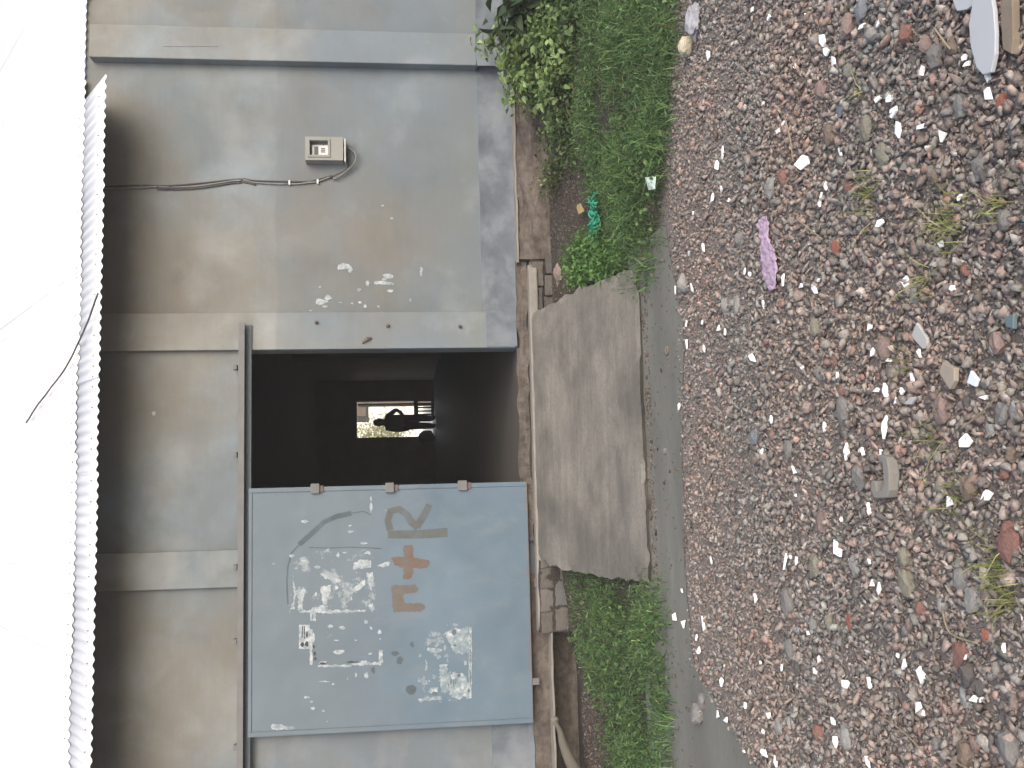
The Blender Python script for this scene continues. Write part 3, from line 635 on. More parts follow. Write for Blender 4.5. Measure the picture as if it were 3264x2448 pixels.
m = MB(); m.box((P(1160,1150,27)[0], 27.05, .38), (P(1160,1150,27)[0]+.12, 27.17, P(1130,1166,27)[2]-.002)); m.build("post", M['wood'], sh)
tree = thing("yard_tree", "leafy tree standing in the yard beyond the far doorway", "tree", (2.0, 38, .4))
m = MB(); m.tube([(2.0,38,.3),(2.05,38,1.2),(1.95,38.1,2.2),(1.9,38.1,3.0)], [.16,.13,.11,.06], 8); m.tube([(2.0,38,1.3),(2.5,38.2,2.0),(2.9,38.2,2.6)], [.08,.05,.03], 6); m.tube([(1.98,38,1.6),(1.5,37.9,2.3),(1.2,38,2.8)], [.07,.05,.03], 6); m.build("trunk", M['bark'], tree)
def leaves(name, centers, sizes, cols, parent, mat, up=.4, asp=.5, bend=.25):
    """one mesh of folded leaf blades: 6 verts, 4 triangles each"""
    n = len(centers); d = rng.normal(size=(n,3)); d[:,2] = d[:,2]*.5+up*rng.normal(size=n)*.3; d /= np.linalg.norm(d, axis=1)[:,None]
    nrm = rng.normal(size=(n,3))*.6+np.array([0,0,1.0]); s = np.cross(d, nrm); s /= np.linalg.norm(s, axis=1)[:,None]; nn = np.cross(s, d)
    L = sizes[:,None]; c = centers
    w1 = L*asp*.5
    V = np.stack([c, c+d*L*.35+s*w1+nn*L*.08, c+d*L*.35-s*w1+nn*L*.08, c+d*L*.45-nn*L*.02, c+d*L*.75+s*w1*.6-nn*L*bend*.3, c+d*L*.75-s*w1*.6-nn*L*bend*.3, c+d*L-nn*L*bend], 1).reshape(-1,3)
    base = np.arange(n)[:,None,None]*7; T_ = np.array([[0,1,3],[0,3,2],[1,4,3],[2,3,5],[3,4,6],[3,6,5]])[None]
    F = (base+T_).reshape(-1,3); C = np.repeat(cols, 7, 0)
    return mesh_np(name, V, F, C, mat, parent)
def gcols(n, a, b, k=.25):
    t = rng.random((n,1)); c = np.array(a)*(1-t)+np.array(b)*t; return np.clip(c*(1+k*rng.normal(size=(n,1))), .01, 1)
cc = np.array([(2.0,38,3.2),(1.1,38,3.0),(2.9,38,2.8),(1.6,37.8,2.2),(2.5,38.2,3.8),(.7,38,2.2),(1.9,38,4.3),(3.0,38,2.0),(1.2,38,1.5)])
ci = rng.integers(0, len(cc), 7000); pt = cc[ci]+rng.normal(size=(7000,3))*np.array([.42,.42,.36])
leaves("crown", pt, rng.uniform(.10,.2,7000), gcols(7000, (.42,.43,.25), (.62,.60,.38)), tree, M['leaf'])

def skinmesh(name, verts, edges, radii, mat, root=0, sub=1):
    me = bpy.data.meshes.new(name); me.from_pydata([tuple(map(float, v)) for v in verts], edges, []); me.materials.append(mat)
    o = bpy.data.objects.new(name, me); COL.objects.link(o)
    o.modifiers.new("skin", 'SKIN'); s = o.modifiers.new("sub", 'SUBSURF'); s.levels = sub; s.render_levels = sub
    for i, sv in enumerate(me.skin_vertices[0].data):
        r = radii[i]; sv.radius = (r[0]*1.22, r[1]*1.22) if isinstance(r, tuple) else (r*1.22, r*1.22); sv.use_root = (i == root)
    return o
pn = N("person_clothes"); _x, _y, pz = pn.xyz()
pcol = pn.ramp(pn.math('DIVIDE', pz, 2.0), (.0, (.06,.04,.03)), (.05, (.035,.033,.036)), (.46, (.035,.033,.036)), (.47, (.07,.065,.06)), (.745, (.07,.065,.06)), (.76, (.10,.065,.045)))
M['person'] = pn.out(pcol, .85)
pc = P(1104, 1374, 20.6)
J = [(0,0,.95),(0,0,1.10),(0,.0,1.28),(0,.0,1.42),(0,-.01,1.50),(0,-.02,1.58),(0,-.02,1.68),(0,-.02,1.74)]
E_ = [(0,1),(1,2),(2,3),(3,4),(4,5),(5,6),(6,7)]; RR = [(.215,.14),(.205,.13),(.215,.13),(.17,.11),(.065,.065),(.10,.11),(.115,.125),(.085,.09)]
def chain(frm, pts, rad):
    prev = frm
    for p, r in zip(pts, rad): J.append(p); RR.append(r); E_.append((prev, len(J)-1)); prev = len(J)-1
    return prev
chain(0, [(.10,0,.86),(.11,-.02,.48),(.10,.02,.10),(.11,-.09,.035),(.115,-.15,.03)], [.125,.10,.08,.045,.03])
chain(0, [(-.10,0,.86),(-.12,-.02,.48),(-.13,.03,.10),(-.14,-.08,.035),(-.145,-.14,.03)], [.125,.10,.08,.045,.03])
h1 = chain(3, [(.19,0,1.40),(.36,.04,1.20),(.40,.05,1.14),(.26,-.04,.99),(.20,-.07,.955),(.17,-.09,.94)], [.075,.062,.055,.045,.038,.038])
h2 = chain(3, [(-.19,0,1.40),(-.25,.0,1.10),(-.24,-.05,.84),(-.235,-.06,.80)], [.075,.06,.042,.04])
for hd, sgn, q in ((h1, 1, (-.03,-.03,-.02)), (h2, -1, (0,-.01,-.05))):
    b = np.array(J[hd])
    for k in range(4): chain(hd, [tuple(b+np.array(q)+np.array((0,.012*(k-1.5),-.004*k))), tuple(b+np.array(q)*(1.9-.1*abs(k-1.3))+np.array((0,.014*(k-1.5),-.006)))], [.010,.007])
    chain(hd, [tuple(b+np.array((.0,-.035,-.015))), tuple(b+np.array((.0,-.05,-.045)))], [.011,.008])
pe = skinmesh("person", J, E_, RR, M['person'], 0, 2); pe.location = (pc[0], 20.6, FLOOR); pe.rotation_euler = (0,0,R(6))
tag(pe, "person in dark clothes standing with one hand on the hip in the far doorway", "person")
pe.scale = (.95, .95, .98)
me = rock_mesh((0, -.005, 1.735), (.215,.24,.19), seed=3, box=.0, disp=.03); me.name = "hair"; me.materials.append(simple("dark_hair", (.02,.017,.015), .3, 30, .8, .3))
hr = bpy.data.objects.new("hair", me); COL.objects.link(hr); hr.parent = pe
# pallet and sacks by the doorway
pal = thing("pallet", "slatted wooden crate standing right of the person at the far doorway", "crate", (P(1146,1368,21.2)[0], 21.2, FLOOR))
xa, xb = P(1125, 1350, 21.2)[0], P(1172, 1350, 21.2)[0]; zz0, zz1 = FLOOR+.01, P(1146, 1330, 21.2)[2]
w_ = xb-xa
for k in range(5):
    q = MB(); cx = xa+w_*(.04+k*.235); q.box((cx-.022, 21.2, zz0+.05), (cx+.022, 21.23, zz1)); q.build("slat", M['wood'], pal)
q = MB(); q.box((xa-.02, 21.231, zz0), (xb+.03, 21.27, zz0+.09)); q.build("bottom_board", M['wood'], pal)
q = MB(); q.box((xa-.02, 21.231, zz1-.03), (xb+.03, 21.27, zz1+.10)); q.build("top_board", M['wood'], pal)
c = P(1054, 1345, 21.3); rock("sack", (c[0], 21.3, FLOOR+.24), (.42, .5, .5), M['rock_dark'], seed=11, box=.3, disp=.1); tag(COL.objects[-1], "bulging dark sack at the left jamb of the far doorway", "sack")

# ------------------------------------------------------------------ gravel
def hull_protos(n, npts):
    out = []
    for k in range(n):
        bm = bmesh.new(); sc = np.array([1, random.uniform(.6,1), random.uniform(.4,.85)])
        pts = rng.normal(size=(npts,3)); pts /= np.linalg.norm(pts, axis=1)[:,None]; pts *= rng.uniform(.75,1.05,(npts,1))*sc
        for p in pts: bm.verts.new(p)
        bmesh.ops.convex_hull(bm, input=bm.verts); bmesh.ops.delete(bm, geom=[v for v in bm.verts if not v.link_faces], context='VERTS')
        bmesh.ops.triangulate(bm, faces=bm.faces); bm.verts.index_update()
        out.append((np.array([v.co[:] for v in bm.verts]), np.array([[v.index for v in f.verts] for f in bm.faces]))); bm.free()
    return out
protos = hull_protos(30, 10)
pal_c = 1.34*np.array([[1.0,.955,.93]])*np.array([(.185,.155,.142),(.165,.147,.138),(.185,.177,.167),(.14,.135,.13),(.185,.182,.165),(.195,.143,.128),(.21,.175,.158),(.10,.094,.088),(.255,.245,.232),(.165,.162,.152),(.20,.13,.108)])
pal_p = np.array([.22,.18,.13,.10,.08,.06,.09,.07,.03,.035,.005])
def scatter(n, smin, smax, ylo, yhi, zoff):
    y = rng.uniform(ylo, yhi, n); half = (y+8.1)*.40+.75; cx = (y+8.1)*.105; x = cx+half*rng.uniform(-1, 1, n)
    keep = y < np.array([mud_front(a) for a in x]) + rng.normal(size=n)*.09
    x, y = x[keep], y[keep]; s = smin*(smax/smin)**(rng.random(len(x))**1.7); return x, y, s, np.array([gz(a, b) for a, b in zip(x, y)])+zoff*s
def gravel(name, batches, label):
    Vs, Fs, Cs = [], [], []; off = 0
    for (x, y, s, z) in batches:
        n = len(x); pk = rng.integers(0, len(protos), n); a = rng.uniform(0, 2*math.pi, n)
        tint = pal_c[rng.choice(len(pal_c), n, p=pal_p/pal_p.sum())]*(1+.22*rng.normal(size=(n,1)))
        # patches of redder and greyer rubble
        pn_ = np.array([nz(p, q, 1.4, 9) for p, q in zip(x, y)])[:,None]; tint = tint*(1+pn_*np.array([[.18,.03,-.03]]))
        tilt = rng.normal(size=(n,2))*.35
        for k, (pv, pf) in enumerate(protos):
            i = np.nonzero(pk == k)[0]
            if not len(i): continue
            ca, sa = np.cos(a[i])[:,None], np.sin(a[i])[:,None]; q = pv[None]*s[i][:,None,None]*.5
            zz = q[...,2]+q[...,0]*tilt[i,0][:,None]+q[...,1]*tilt[i,1][:,None]
            W = np.stack([q[...,0]*ca-q[...,1]*sa+x[i][:,None], q[...,0]*sa+q[...,1]*ca+y[i][:,None], zz+z[i][:,None]], -1)
            nv = len(pv); Vs.append(W.reshape(-1,3)); Fs.append((np.arange(len(i))[:,None,None]*nv+pf[None]+off).reshape(-1,3)); Cs.append(np.repeat(np.clip(tint[i], .02, .6), nv, 0)); off += nv*len(i)
    o = mesh_np(name, np.vstack(Vs), np.vstack(Fs), np.vstack(Cs), M['stone']); tag(o, label, "gravel", None, 'stuff'); return o
gravel("gravel", [scatter(60000, .006, .013, -7.0, -2.85, .12), scatter(45000, .010, .022, -7.0, -2.85, .12), scatter(26000, .016, .036, -7.0, -2.9, .2), scatter(10000, .022, .048, -7.0, -4.0, .25), scatter(8000, .026, .052, -7.0, -2.95, .16), scatter(1500, .04, .066, -7.0, -3.3, .2)],
       "reddish brown and grey crushed stone gravel covering the ground")

def crumbs():
    bt = []
    for n, x0, x1, y0, y1, a, b in ((9000, 1.4, 4.6, -1.0, -.14, .006, .03), (5000, -2.6, -.55, -1.0, -.2, .006, .035), (1500, -.62, 1.5, -2.34, -2.235, .008, .04), (1600, -2.6, 1.9, -2.95, -2.3, .006, .035), (2500, 1.5, 3.2, -3.0, -2.3, .006, .03)):
        x = rng.uniform(x0, x1, n); y = rng.uniform(y0, y1, n); s_ = a*(b/a)**(rng.random(n)**2.2); bt.append((x, y, s_, np.array([gz(p, q) for p, q in zip(x, y)])+.1*s_))
    return bt
_keep = pal_c.copy(); pal_c = pal_c*np.array([[.50,.46,.42]])
gravel("soil_crumbs", crumbs(), "dark crumbs of earth and grit along the wall foot and the ramp foot"); pal_c = _keep
# stones and tile shards one can pick out: (X, Y, size X, size Y) in three close looks at the lower picture
def rg(k, X, Y): return (2448-(0, 825, 1623)[k]-.5262*Y, 2100+.5262*X)
def ground_at(u, v):
    p = G(u, v, 0.0)
    for _ in range(3): p = G(u, v, gz(p[0], p[1]))
    return p
SH = {0: [(585,60,14,40),(685,110,22,60),(915,105,18,55),(1255,165,40,40),(1380,135,40,110),(1015,245,28,80),(1040,315,30,80),(1085,370,32,70),(320,330,24,80),(850,400,18,36),(1620,430,36,64),(1885,350,40,60),(1900,390,34,40),(2025,470,40,70),(2035,575,38,84),(775,750,34,30),(745,790,40,30),(405,920,18,90),(370,1000,22,66),(905,985,84,90),(1425,600,64,46),(1355,600,38,44),(1450,680,56,60),(1480,780,44,104),(1620,770,66,56),(1755,810,50,86),(1125,920,22,70),(1005,1220,44,116),(1040,1120,20,60),(1370,1350,40,60),(1740,1480,34,60),(1855,1190,24,46),(2130,1080,36,44),(285,1500,20,70),(345,1200,18,76),(445,1215,16,34),(400,1150,20,60),(650,630,26,26),(930,1480,30,22),(200,1530,20,40),(225,1290,14,40)],
      1: [(775,130,30,80),(885,170,40,44),(970,190,32,74),(990,130,28,36),(1530,140,52,84),(1810,175,44,50),(1305,415,26,58),(1325,560,26,80),(1605,565,38,60),(1425,615,30,34),(1565,720,30,90),(2005,840,56,56),(1400,800,36,110),(1350,795,36,40),(1460,860,28,46),(1500,800,24,46),(1400,1020,40,140),(1030,1020,32,80),(1165,1170,40,130),(1260,1170,22,60),(1375,1170,20,60),(845,1275,22,90),(590,600,30,70),(290,540,22,80),(185,510,16,90),(185,390,16,70),(280,385,18,50),(220,180,18,80),(540,75,16,40),(572,90,16,34),(1900,1110,60,90),(2035,1245,36,46),(1790,1470,40,66),(2025,1430,56,90),(1300,1510,20,66),(700,980,18,60),(645,1175,16,60),(420,440,14,76),(380,425,12,60),(890,660,24,34),(1105,710,20,60),(655,275,16,50),(850,1430,24,24),(140,890,10,60),(115,190,10,60)],
      2: [(1110,235,52,130),(790,310,22,130),(820,290,26,26),(855,310,16,60),(1300,320,24,50),(1320,455,28,56),(1360,485,34,80),(605,540,16,84),(290,700,14,110),(170,690,22,60),(1615,1000,66,140),(1515,940,34,74),(1605,1195,36,94),(1630,1235,18,36),(1960,1150,84,56),(1870,890,36,56),(1475,885,30,40),(1300,1055,24,110),(1160,1055,36,50),(965,980,32,50),(925,750,20,46),(650,1345,30,40),(655,1475,46,56),(1085,1285,22,66),(1095,1410,24,100),(730,1520,20,84),(1290,1520,20,80),(375,1250,18,70),(425,1275,22,46),(260,860,14,56),(245,775,10,50),(260,1215,22,36),(690,1245,24,50),(635,930,12,54),(400,1040,14,76),(2120,840,18,60),(115,650,22,80),(155,490,14,36),(545,1190,14,50),(765,960,14,40),(535,1465,60,20),(1300,15,16,40),(1130,60,18,40),(335,310,12,50),(995,905,12,60)]}
def plate(u, v, su, sv, name, mat, th=.007, nside=None):
    p = ground_at(u, v); d = np.linalg.norm(p-CAM); gr = max(.18, (CAM[2]-p[2])/d)
    w2 = su/FOC*d/2*.84; d2 = min(.66*sv/FOC*d/gr/2, w2*2.2); d2 = max(d2, w2*.35, .006)
    k = nside or random.choice((3,4,4,5,5)); ph = random.uniform(0, 6.28); ang = sorted(ph+2*math.pi*(i+random.uniform(-.28,.28))/k for i in range(k))
    tx, ty = random.uniform(-.22,.22), random.uniform(-.25,.12); pts = []
    for t in ang:
        r = random.uniform(.65,1.3); x, y = w2*math.cos(t)*r, d2*math.sin(t)*r; pts.append((p[0]+x, p[1]+y, p[2]+.017+abs(tx)*w2*.5+abs(ty)*d2*.5+x*tx-y*ty))
    m = MB(); m.prism(pts, (0, 0, -th)); return m.build(name, mat, None, bevel=0)
for k, lst in SH.items():
    for (X, Y, sx, sy) in lst:
        u, v = rg(k, X, Y); o = plate(u, v, sy*.5262, sx*.5262, "tile_shard", M['tile']); tag(o, "small broken shard of white glazed tile lying flat on the gravel", "tile shard", "white tile shards scattered over the gravel")
RK = {0: [(1165,160,90,130,'pinkish'),(1520,210,90,120,'red'),(2100,620,70,90,'brickred'),(1995,1150,60,100,'red'),(1760,1190,50,60,'brickred'),(1170,1120,70,80,'red'),(770,1080,70,100,'red'),(1090,1500,60,90,'brickred'),(1700,340,90,140,'grey'),(1850,640,90,130,'grey'),(1270,790,60,150,'olive'),(1980,850,84,70,'brown'),(1960,1020,70,140,'grey'),(2120,1330,100,120,'grey'),(1060,820,90,140,'brown'),(1170,430,80,90,'grey'),(510,1450,70,90,'grey'),(1110,660,40,90,'blue'),(1250,60,80,120,'blue'),(1050,60,60,90,'pinkish'),(1000,540,70,110,'pinkish'),(1640,270,90,100,'pinkish'),(1380,940,80,140,'olive'),(1700,1060,80,100,'brown'),(1800,280,70,100,'brown'),(1960,780,80,80,'brown'),(690,1140,30,130,'light')],
      1: [(410,280,50,90,'light'),(485,280,22,110,'light'),(755,270,60,56,'red'),(1390,540,90,130,'pinkish'),(965,420,70,110,'olive'),(1890,870,80,80,'dark'),(1750,920,110,150,'pinkish'),(1240,1330,80,150,'grey'),(800,1150,60,120,'grey'),(600,1080,80,90,'blue'),(2160,1190,80,90,'brown'),(2110,1290,60,80,'red'),(1910,1390,120,140,'brown'),(1120,800,50,90,'red'),(1080,610,50,80,'red'),(1880,70,90,80,'red'),(160,160,36,110,'grey'),(990,700,60,90,'grey'),(2110,940,90,130,'grey'),(2180,920,60,110,'light'),(1560,210,40,110,'light'),(1730,1380,80,80,'grey'),(2080,510,100,120,'pinkish'),(2020,1040,40,80,'light'),(1950,220,50,70,'brown'),(1130,920,60,160,'grey')],
      2: [(2150,200,110,210,'red'),(1520,290,100,110,'olive'),(1525,440,100,150,'olive'),(965,340,70,130,'olive'),(1985,400,50,110,'cream'),(2010,770,70,84,'brickred'),(1850,880,90,150,'red'),(1170,690,50,90,'brickred'),(990,1350,100,90,'red'),(1155,1380,70,130,'light'),(810,850,50,130,'grey'),(1900,1000,110,130,'dark'),(1970,1080,90,100,'dark'),(1870,1130,50,120,'light'),(2150,1440,110,190,'grey'),(1890,1470,110,150,'brown'),(1610,600,100,80,'red'),(1850,420,80,140,'grey'),(1730,580,60,80,'light'),(740,1310,50,110,'light'),(810,1290,50,70,'light'),(275,1160,60,90,'grey'),(1740,1200,40,70,'red'),(1050,690,60,90,'olive'),(1000,70,50,140,'pinkish'),(1200,340,50,120,'light'),(1920,540,80,140,'light'),(950,690,30,110,'light'),(800,560,80,160,'grey'),(1700,1420,60,80,'grey'),(850,960,50,80,'dark')]}
NM = {'red':("red_rock","dull red porous rock lying in the gravel"),'brickred':("brick_chunk","bright brick red chunk lying in the gravel"),'grey':("grey_rock","plain grey rock lying in the gravel"),'dark':("dark_rock","dark charcoal rock lying in the gravel"),
      'brown':("brown_rock","earthy brown rock lying in the gravel"),'olive':("olive_rock","olive grey slab of rock lying in the gravel"),'light':("pale_rock","pale grey rock lying in the gravel"),'blue':("bluish_rock","bluish grey rock lying in the gravel"),'cream':("cream_rock","cream coloured rounded stone lying in the gravel"),'pinkish':("pinkish_rock","pinkish brown rough rock lying in the gravel")}
i = 100
for k, lst in RK.items():
    for (X, Y, sx, sy, c) in lst:
        i += 1; u, v = rg(k, X, Y); p = ground_at(u, v); d = np.linalg.norm(p-CAM); wd = sy*.5262/FOC*d; hh = min(sx*.5262/FOC*d*.8, wd*.75); hh = max(hh, wd*.35)
        o = rock(NM[c][0], (p[0], p[1], p[2]+hh*.28), (wd*1.02, max(wd*.75, hh), hh), M['rock_'+c], seed=i*.37, box=random.uniform(.15,.5), disp=.17, rot=random.uniform(-.4,.4))
        tag(o, NM[c][1], "rock", NM[c][1].split(" lying")[0]+"s in the gravel" if c != 'cream' else None)
# ---- single finds on the gravel
def plate_poly(name, pts, label, cat, mat, th=.008, lift=.012, bev=.002, tilt=0.0):
    q = []
    for u, v in pts: g = ground_at(u, v); q.append((g[0], g[1], g[2]+lift+tilt*(g[0]-ground_at(*pts[0])[0])))
    m = MB(); zt_ = sum(c[2] for c in q)/len(q)
    m.prism([(a, b, zt_+tilt*(a-q[0][0])) for a, b, _ in q], (0, 0, -th)); o = m.build(name, mat, None, bevel=bev); return tag(o, label, cat)
M['board'] = simple("white_painted_board", (.40,.42,.44), .06, 5, .35, .05)
plate_poly("white_panel", [rg(0,X,Y) for X, Y in ((1985,-80),(2085,-80),(2110,60),(2118,200),(2115,330),(2090,440),(2040,455),(2000,410),(1965,280),(1955,150),(1975,40))], "long white board with a rounded end lying at the gravel corner", "board", M['board'], .012, .035)
plate_poly("white_panel", [rg(0,X,Y) for X, Y in ((1850,-90),(1990,-90),(1985,20),(1930,60),(1870,70),(1845,10))], "smaller white board fragment beside the long white board", "board", M['board'], .012, .03)
plate_poly("wood_plank", [rg(0,X,Y) for X, Y in ((2150,-100),(2215,-100),(2215,240),(2205,330),(2150,300),(2140,120))], "weathered tan plank end beyond the long white board", "plank", M['wood'], .02, .03)
plate_poly("tile_piece", [rg(1,X,Y) for X, Y in ((1600,385),(1650,480),(1650,540),(1620,545),(1560,470))], "kite shaped pale grey tile piece on the gravel", "tile piece", M['tile_grey'], .01, .025, tilt=.1)
plate_poly("tile_piece", [rg(1,X,Y) for X, Y in ((1790,625),(1865,660),(1870,740),(1845,790),(1775,690))], "large beige angular tile piece on the gravel", "tile piece", simple("beige_tile", (.29,.25,.21), .1, 12, .7, .2), .015, .03, tilt=-.1)
plate_poly("tile_piece", [rg(1,X,Y) for X, Y in ((1955,675),(1995,730),(1980,775),(1930,750))], "bluish white tile piece beside the beige piece", "tile piece", simple("bluish_tile", (.66,.72,.82), .05, 12, .4, .1), .009, .03)
plate_poly("tile_piece", [rg(1,X,Y) for X, Y in ((1570,835),(1610,835),(1575,882),(1528,880))], "pale grey squarish tile piece near the beige piece", "tile piece", M['tile_grey'], .009, .025)
plate_poly("teal_scrap", [rg(1,X,Y) for X, Y in ((2165,350),(2215,335),(2215,425),(2170,410))], "teal plastic scrap at the near edge of the gravel", "plastic scrap", simple("teal_plastic", (.11,.16,.17), .15, 15, .5, .1), .012, .03)
# U-shaped concrete fragment
def upoly(pts): return [rg(1, X, Y) for X, Y in pts]
plate_poly("concrete_channel", upoly([(1400,1190),(1440,1185),(1468,1200),(1478,1300),(1475,1400),(1460,1445),(1390,1450),(1365,1400),(1370,1340),(1395,1345),(1400,1400),(1430,1400),(1445,1350),(1440,1240),(1425,1200)]), "broken grey concrete piece shaped like a letter U", "concrete piece", simple("broken_concrete", (.20,.19,.175), .2, 15, .9, .5), .035, .045, .004)
# pink rag: crumpled grid
M['pink'] = simple("pink_cloth", (.36,.27,.36), .25, 14, .8, .3)
c = ground_at(*rg(0, 700, 1500)); m = MB(); nu, nv = 44, 24; V = []
for j in range(nv+1):
    for i_ in range(nu+1):
        s, t = i_/nu*2-1, j/nv*2-1; wv = (.55+.25*math.cos(s*3+1)+.3*noise.noise(Vector((s*2,0,4))))*(1-.55*max(0,-s-.2)**2)
        x = c[0]-.02+s*.155; y = c[1]+.02+t*.10*wv+.03*s; V.append((x, y, gz(x, y)+.020+.018*abs(noise.noise(Vector((s*4+t, t*5, 1))))+.006*(1-t*t)*(1-s*s)+.010*noise.noise(Vector((s*11, t*9, 3)))))
m.add(V, [(j*(nu+1)+i_, j*(nu+1)+i_+1, (j+1)*(nu+1)+i_+1, (j+1)*(nu+1)+i_) for j in range(nv) for i_ in range(nu)])
o = m.build("rag", M['pink'], None, True); tag(o, "crumpled pink cloth rag lying on the gravel", "rag"); s = o.modifiers.new("thick", 'SOLIDIFY'); s.thickness = .003
# straw stalks
ST = [("long pale straw stalk near the bottom left corner", 2, (1380,1245),(1520,1330),(1650,1455)),("short straw stalk beside the bottom left corner stones", 2, (1810,1490),(1870,1530),(1930,1565)),("pale stalk lying across the bright red stone", 2, (1780,610),(1830,750),(2000,810)),
      ("brown stick slanting over stones right of the brown block", 1, (1885,1035),(2010,940),(2150,800)),("thin dry stalk near the pink rag", 0, (880,1325),(950,1380),(1040,1450)),("upright looking straw lying along the gravel on the right", 0, (805,700),(840,830),(860,980)),
      ("small straw lying left of the white board", 0, (1730,170),(1790,250),(1830,300)),("thin twig lying in the middle of the gravel", 1, (760,520),(720,610),(690,690)),("bent twig beside the narrow white shards", 1, (1330,370),(1275,395),(1275,480))]
for lab, k, *pp in ST:
    pts = []
    for X, Y in pp: g = ground_at(*rg(k, X, Y)); pts.append(g+np.array([0,0,.03]))
    m = MB(); m.tube(smooth_path(pts, 4), .0028, 5); o = m.build("stalk", M['drywood'], None, True); tag(o, lab, "stalk")

# ------------------------------------------------------------------ grass and weeds
def blades(name, x, y, z, h, wd, cols, lean=.5, parent=None, dirs=None):
    n = len(x); a = rng.uniform(0, 2*math.pi, n); l = np.abs(rng.normal(size=n))*lean*h; dx, dy = np.cos(a)*l, np.sin(a)*l
    b = rng.uniform(0, 2*math.pi, n); wx, wy = np.cos(b)*wd/2, np.sin(b)*wd/2
    p = np.stack([x, y, z], -1); W = np.stack([wx, wy, 0*wx], -1); D = lambda t, k: np.stack([dx*t, dy*t, h*k], -1)
    V = np.stack([p-W, p+W, p+D(.3,.55)-W*.8, p+D(.3,.55)+W*.8, p+D(.75,.9)-W*.45, p+D(.75,.9)+W*.45, p+D(1.15,.95)], 1).reshape(-1,3)
    T_ = np.array([[0,1,3],[0,3,2],[2,3,5],[2,5,4],[4,5,6]]); F = (np.arange(n)[:,None,None]*7+T_[None]).reshape(-1,3)
    return mesh_np(name, V, F, np.repeat(cols, 7, 0), M['leaf'], parent)
def inpoly(px, py, poly):
    c = np.zeros(len(px), bool); n = len(poly)
    for i in range(n):
        (x1, y1), (x2, y2) = poly[i], poly[(i+1) % n]
        t = ((y1 > py) != (y2 > py)) & (px < (x2-x1)*(py-y1)/(y2-y1+1e-12)+x1); c ^= t
    return c
def area(uvz): return [tuple(ground_at(u, v)[:2]) for u, v in uvz]
def fill(poly, n, edge=.05):
    a = np.array(poly); x = rng.uniform(a[:,0].min()-.1, a[:,0].max()+.1, n); y = rng.uniform(a[:,1].min()-.1, a[:,1].max()+.1, n)
    jx, jy = edge*rng.normal(size=n), edge*rng.normal(size=n); k = inpoly(x+jx, y+jy, poly); return x[k], y[k]
GA, GB = (.045,.10,.038), (.13,.21,.078)
def lawn(name, poly, n, hmin, hmax, label, extra=None, ca=GA, cb=GB):
    x, y = fill(poly, n, .11); d = np.array([nz(a, b, 2.2, 2) for a, b in zip(x, y)]); k = rng.random(len(x)) < .62+d*.9; x, y, d = x[k], y[k], d[k]
    z = np.array([gz(a, b) for a, b in zip(x, y)]); h = rng.uniform(hmin, hmax, len(x))*(1+.7*d)
    cols = gcols(len(x), ca, cb)*(1+.45*d[:,None]); dry = rng.random(len(x)) < .05; cols[dry] = np.array((.16,.14,.075))
    o = blades(name, x, y, z-.005, h, rng.uniform(.004,.009,len(x)), np.clip(cols, .01, 1), 1.25); tag(o, label, "grass", None, 'stuff'); return o
right = area([(1590,2085),(1605,2000),(1610,1900),(1640,1890),(1665,1930),(1835,1930),(1860,1885),(1950,1855),(2060,1850),(2250,1830),(2460,1800),(3200,1770),(3300,2230),(2700,2240),(2452,2190),(2300,2170),(2200,2160),(2050,2140),(1900,2125),(1750,2105),(1650,2095)])
lawn("grass", right, 52000, .04, .12, "thick green grass bank along the wall right of the ramp")
left = area([(640,1815),(610,1900),(600,1990),(590,2075),(530,2120),(350,2140),(150,2135),(0,2130),(-300,2140),(-900,2160),(-900,2000),(-200,1990),(0,1960),(120,1935),(250,1900),(400,1850),(520,1838)])
lawn("grass", left, 32000, .03, .085, "low green grass bank left of the ramp below the gate")
# broad low clover-like leaves mixed in
for nm, poly, n, lab in (("ground_cover", right, 16000, "small round weed leaves growing through the right grass bank"), ("ground_cover", left, 3500, "small round weed leaves growing through the left grass bank")):
    x, y = fill(poly, n, .05); d = np.array([nz(a, b, 1.7, 6) for a, b in zip(x, y)]); k = rng.random(len(x)) < .45+d*1.2; x, y = x[k], y[k]
    z = np.array([gz(a, b) for a, b in zip(x, y)])+rng.uniform(.02,.11,len(x))
    o = leaves(nm, np.stack([x, y, z], -1), rng.uniform(.018,.04,len(x)), gcols(len(x), (.045,.095,.03), (.11,.17,.06)), None, M['leaf'], asp=.7); tag(o, lab, "weeds", None, 'stuff')
for poly, n, lab in ((right, 46000, "matted short curling blades in the right grass bank"), (left, 20000, "matted short curling blades in the left grass bank")):
    x, y = fill(poly, n, .11); d = np.array([nz(a, b, 2.2, 2) for a, b in zip(x, y)]); k = rng.random(len(x)) < .65+d*.9; x, y, d = x[k], y[k], d[k]
    z = np.array([gz(a, b) for a, b in zip(x, y)])+rng.uniform(.0,.085,len(x))*(1+.6*d)
    cols = np.clip(gcols(len(x), (.05,.11,.04), (.17,.255,.095))*(1+.4*d[:,None]), .01, 1); dry = rng.random(len(x)) < .04; cols[dry] = np.array((.2,.18,.09))
    o = leaves("grass_mat", np.stack([x, y, z], -1), rng.uniform(.018,.05,len(x)), cols, None, M['leaf'], asp=.2, bend=.5); tag(o, lab, "grass", None, 'stuff')
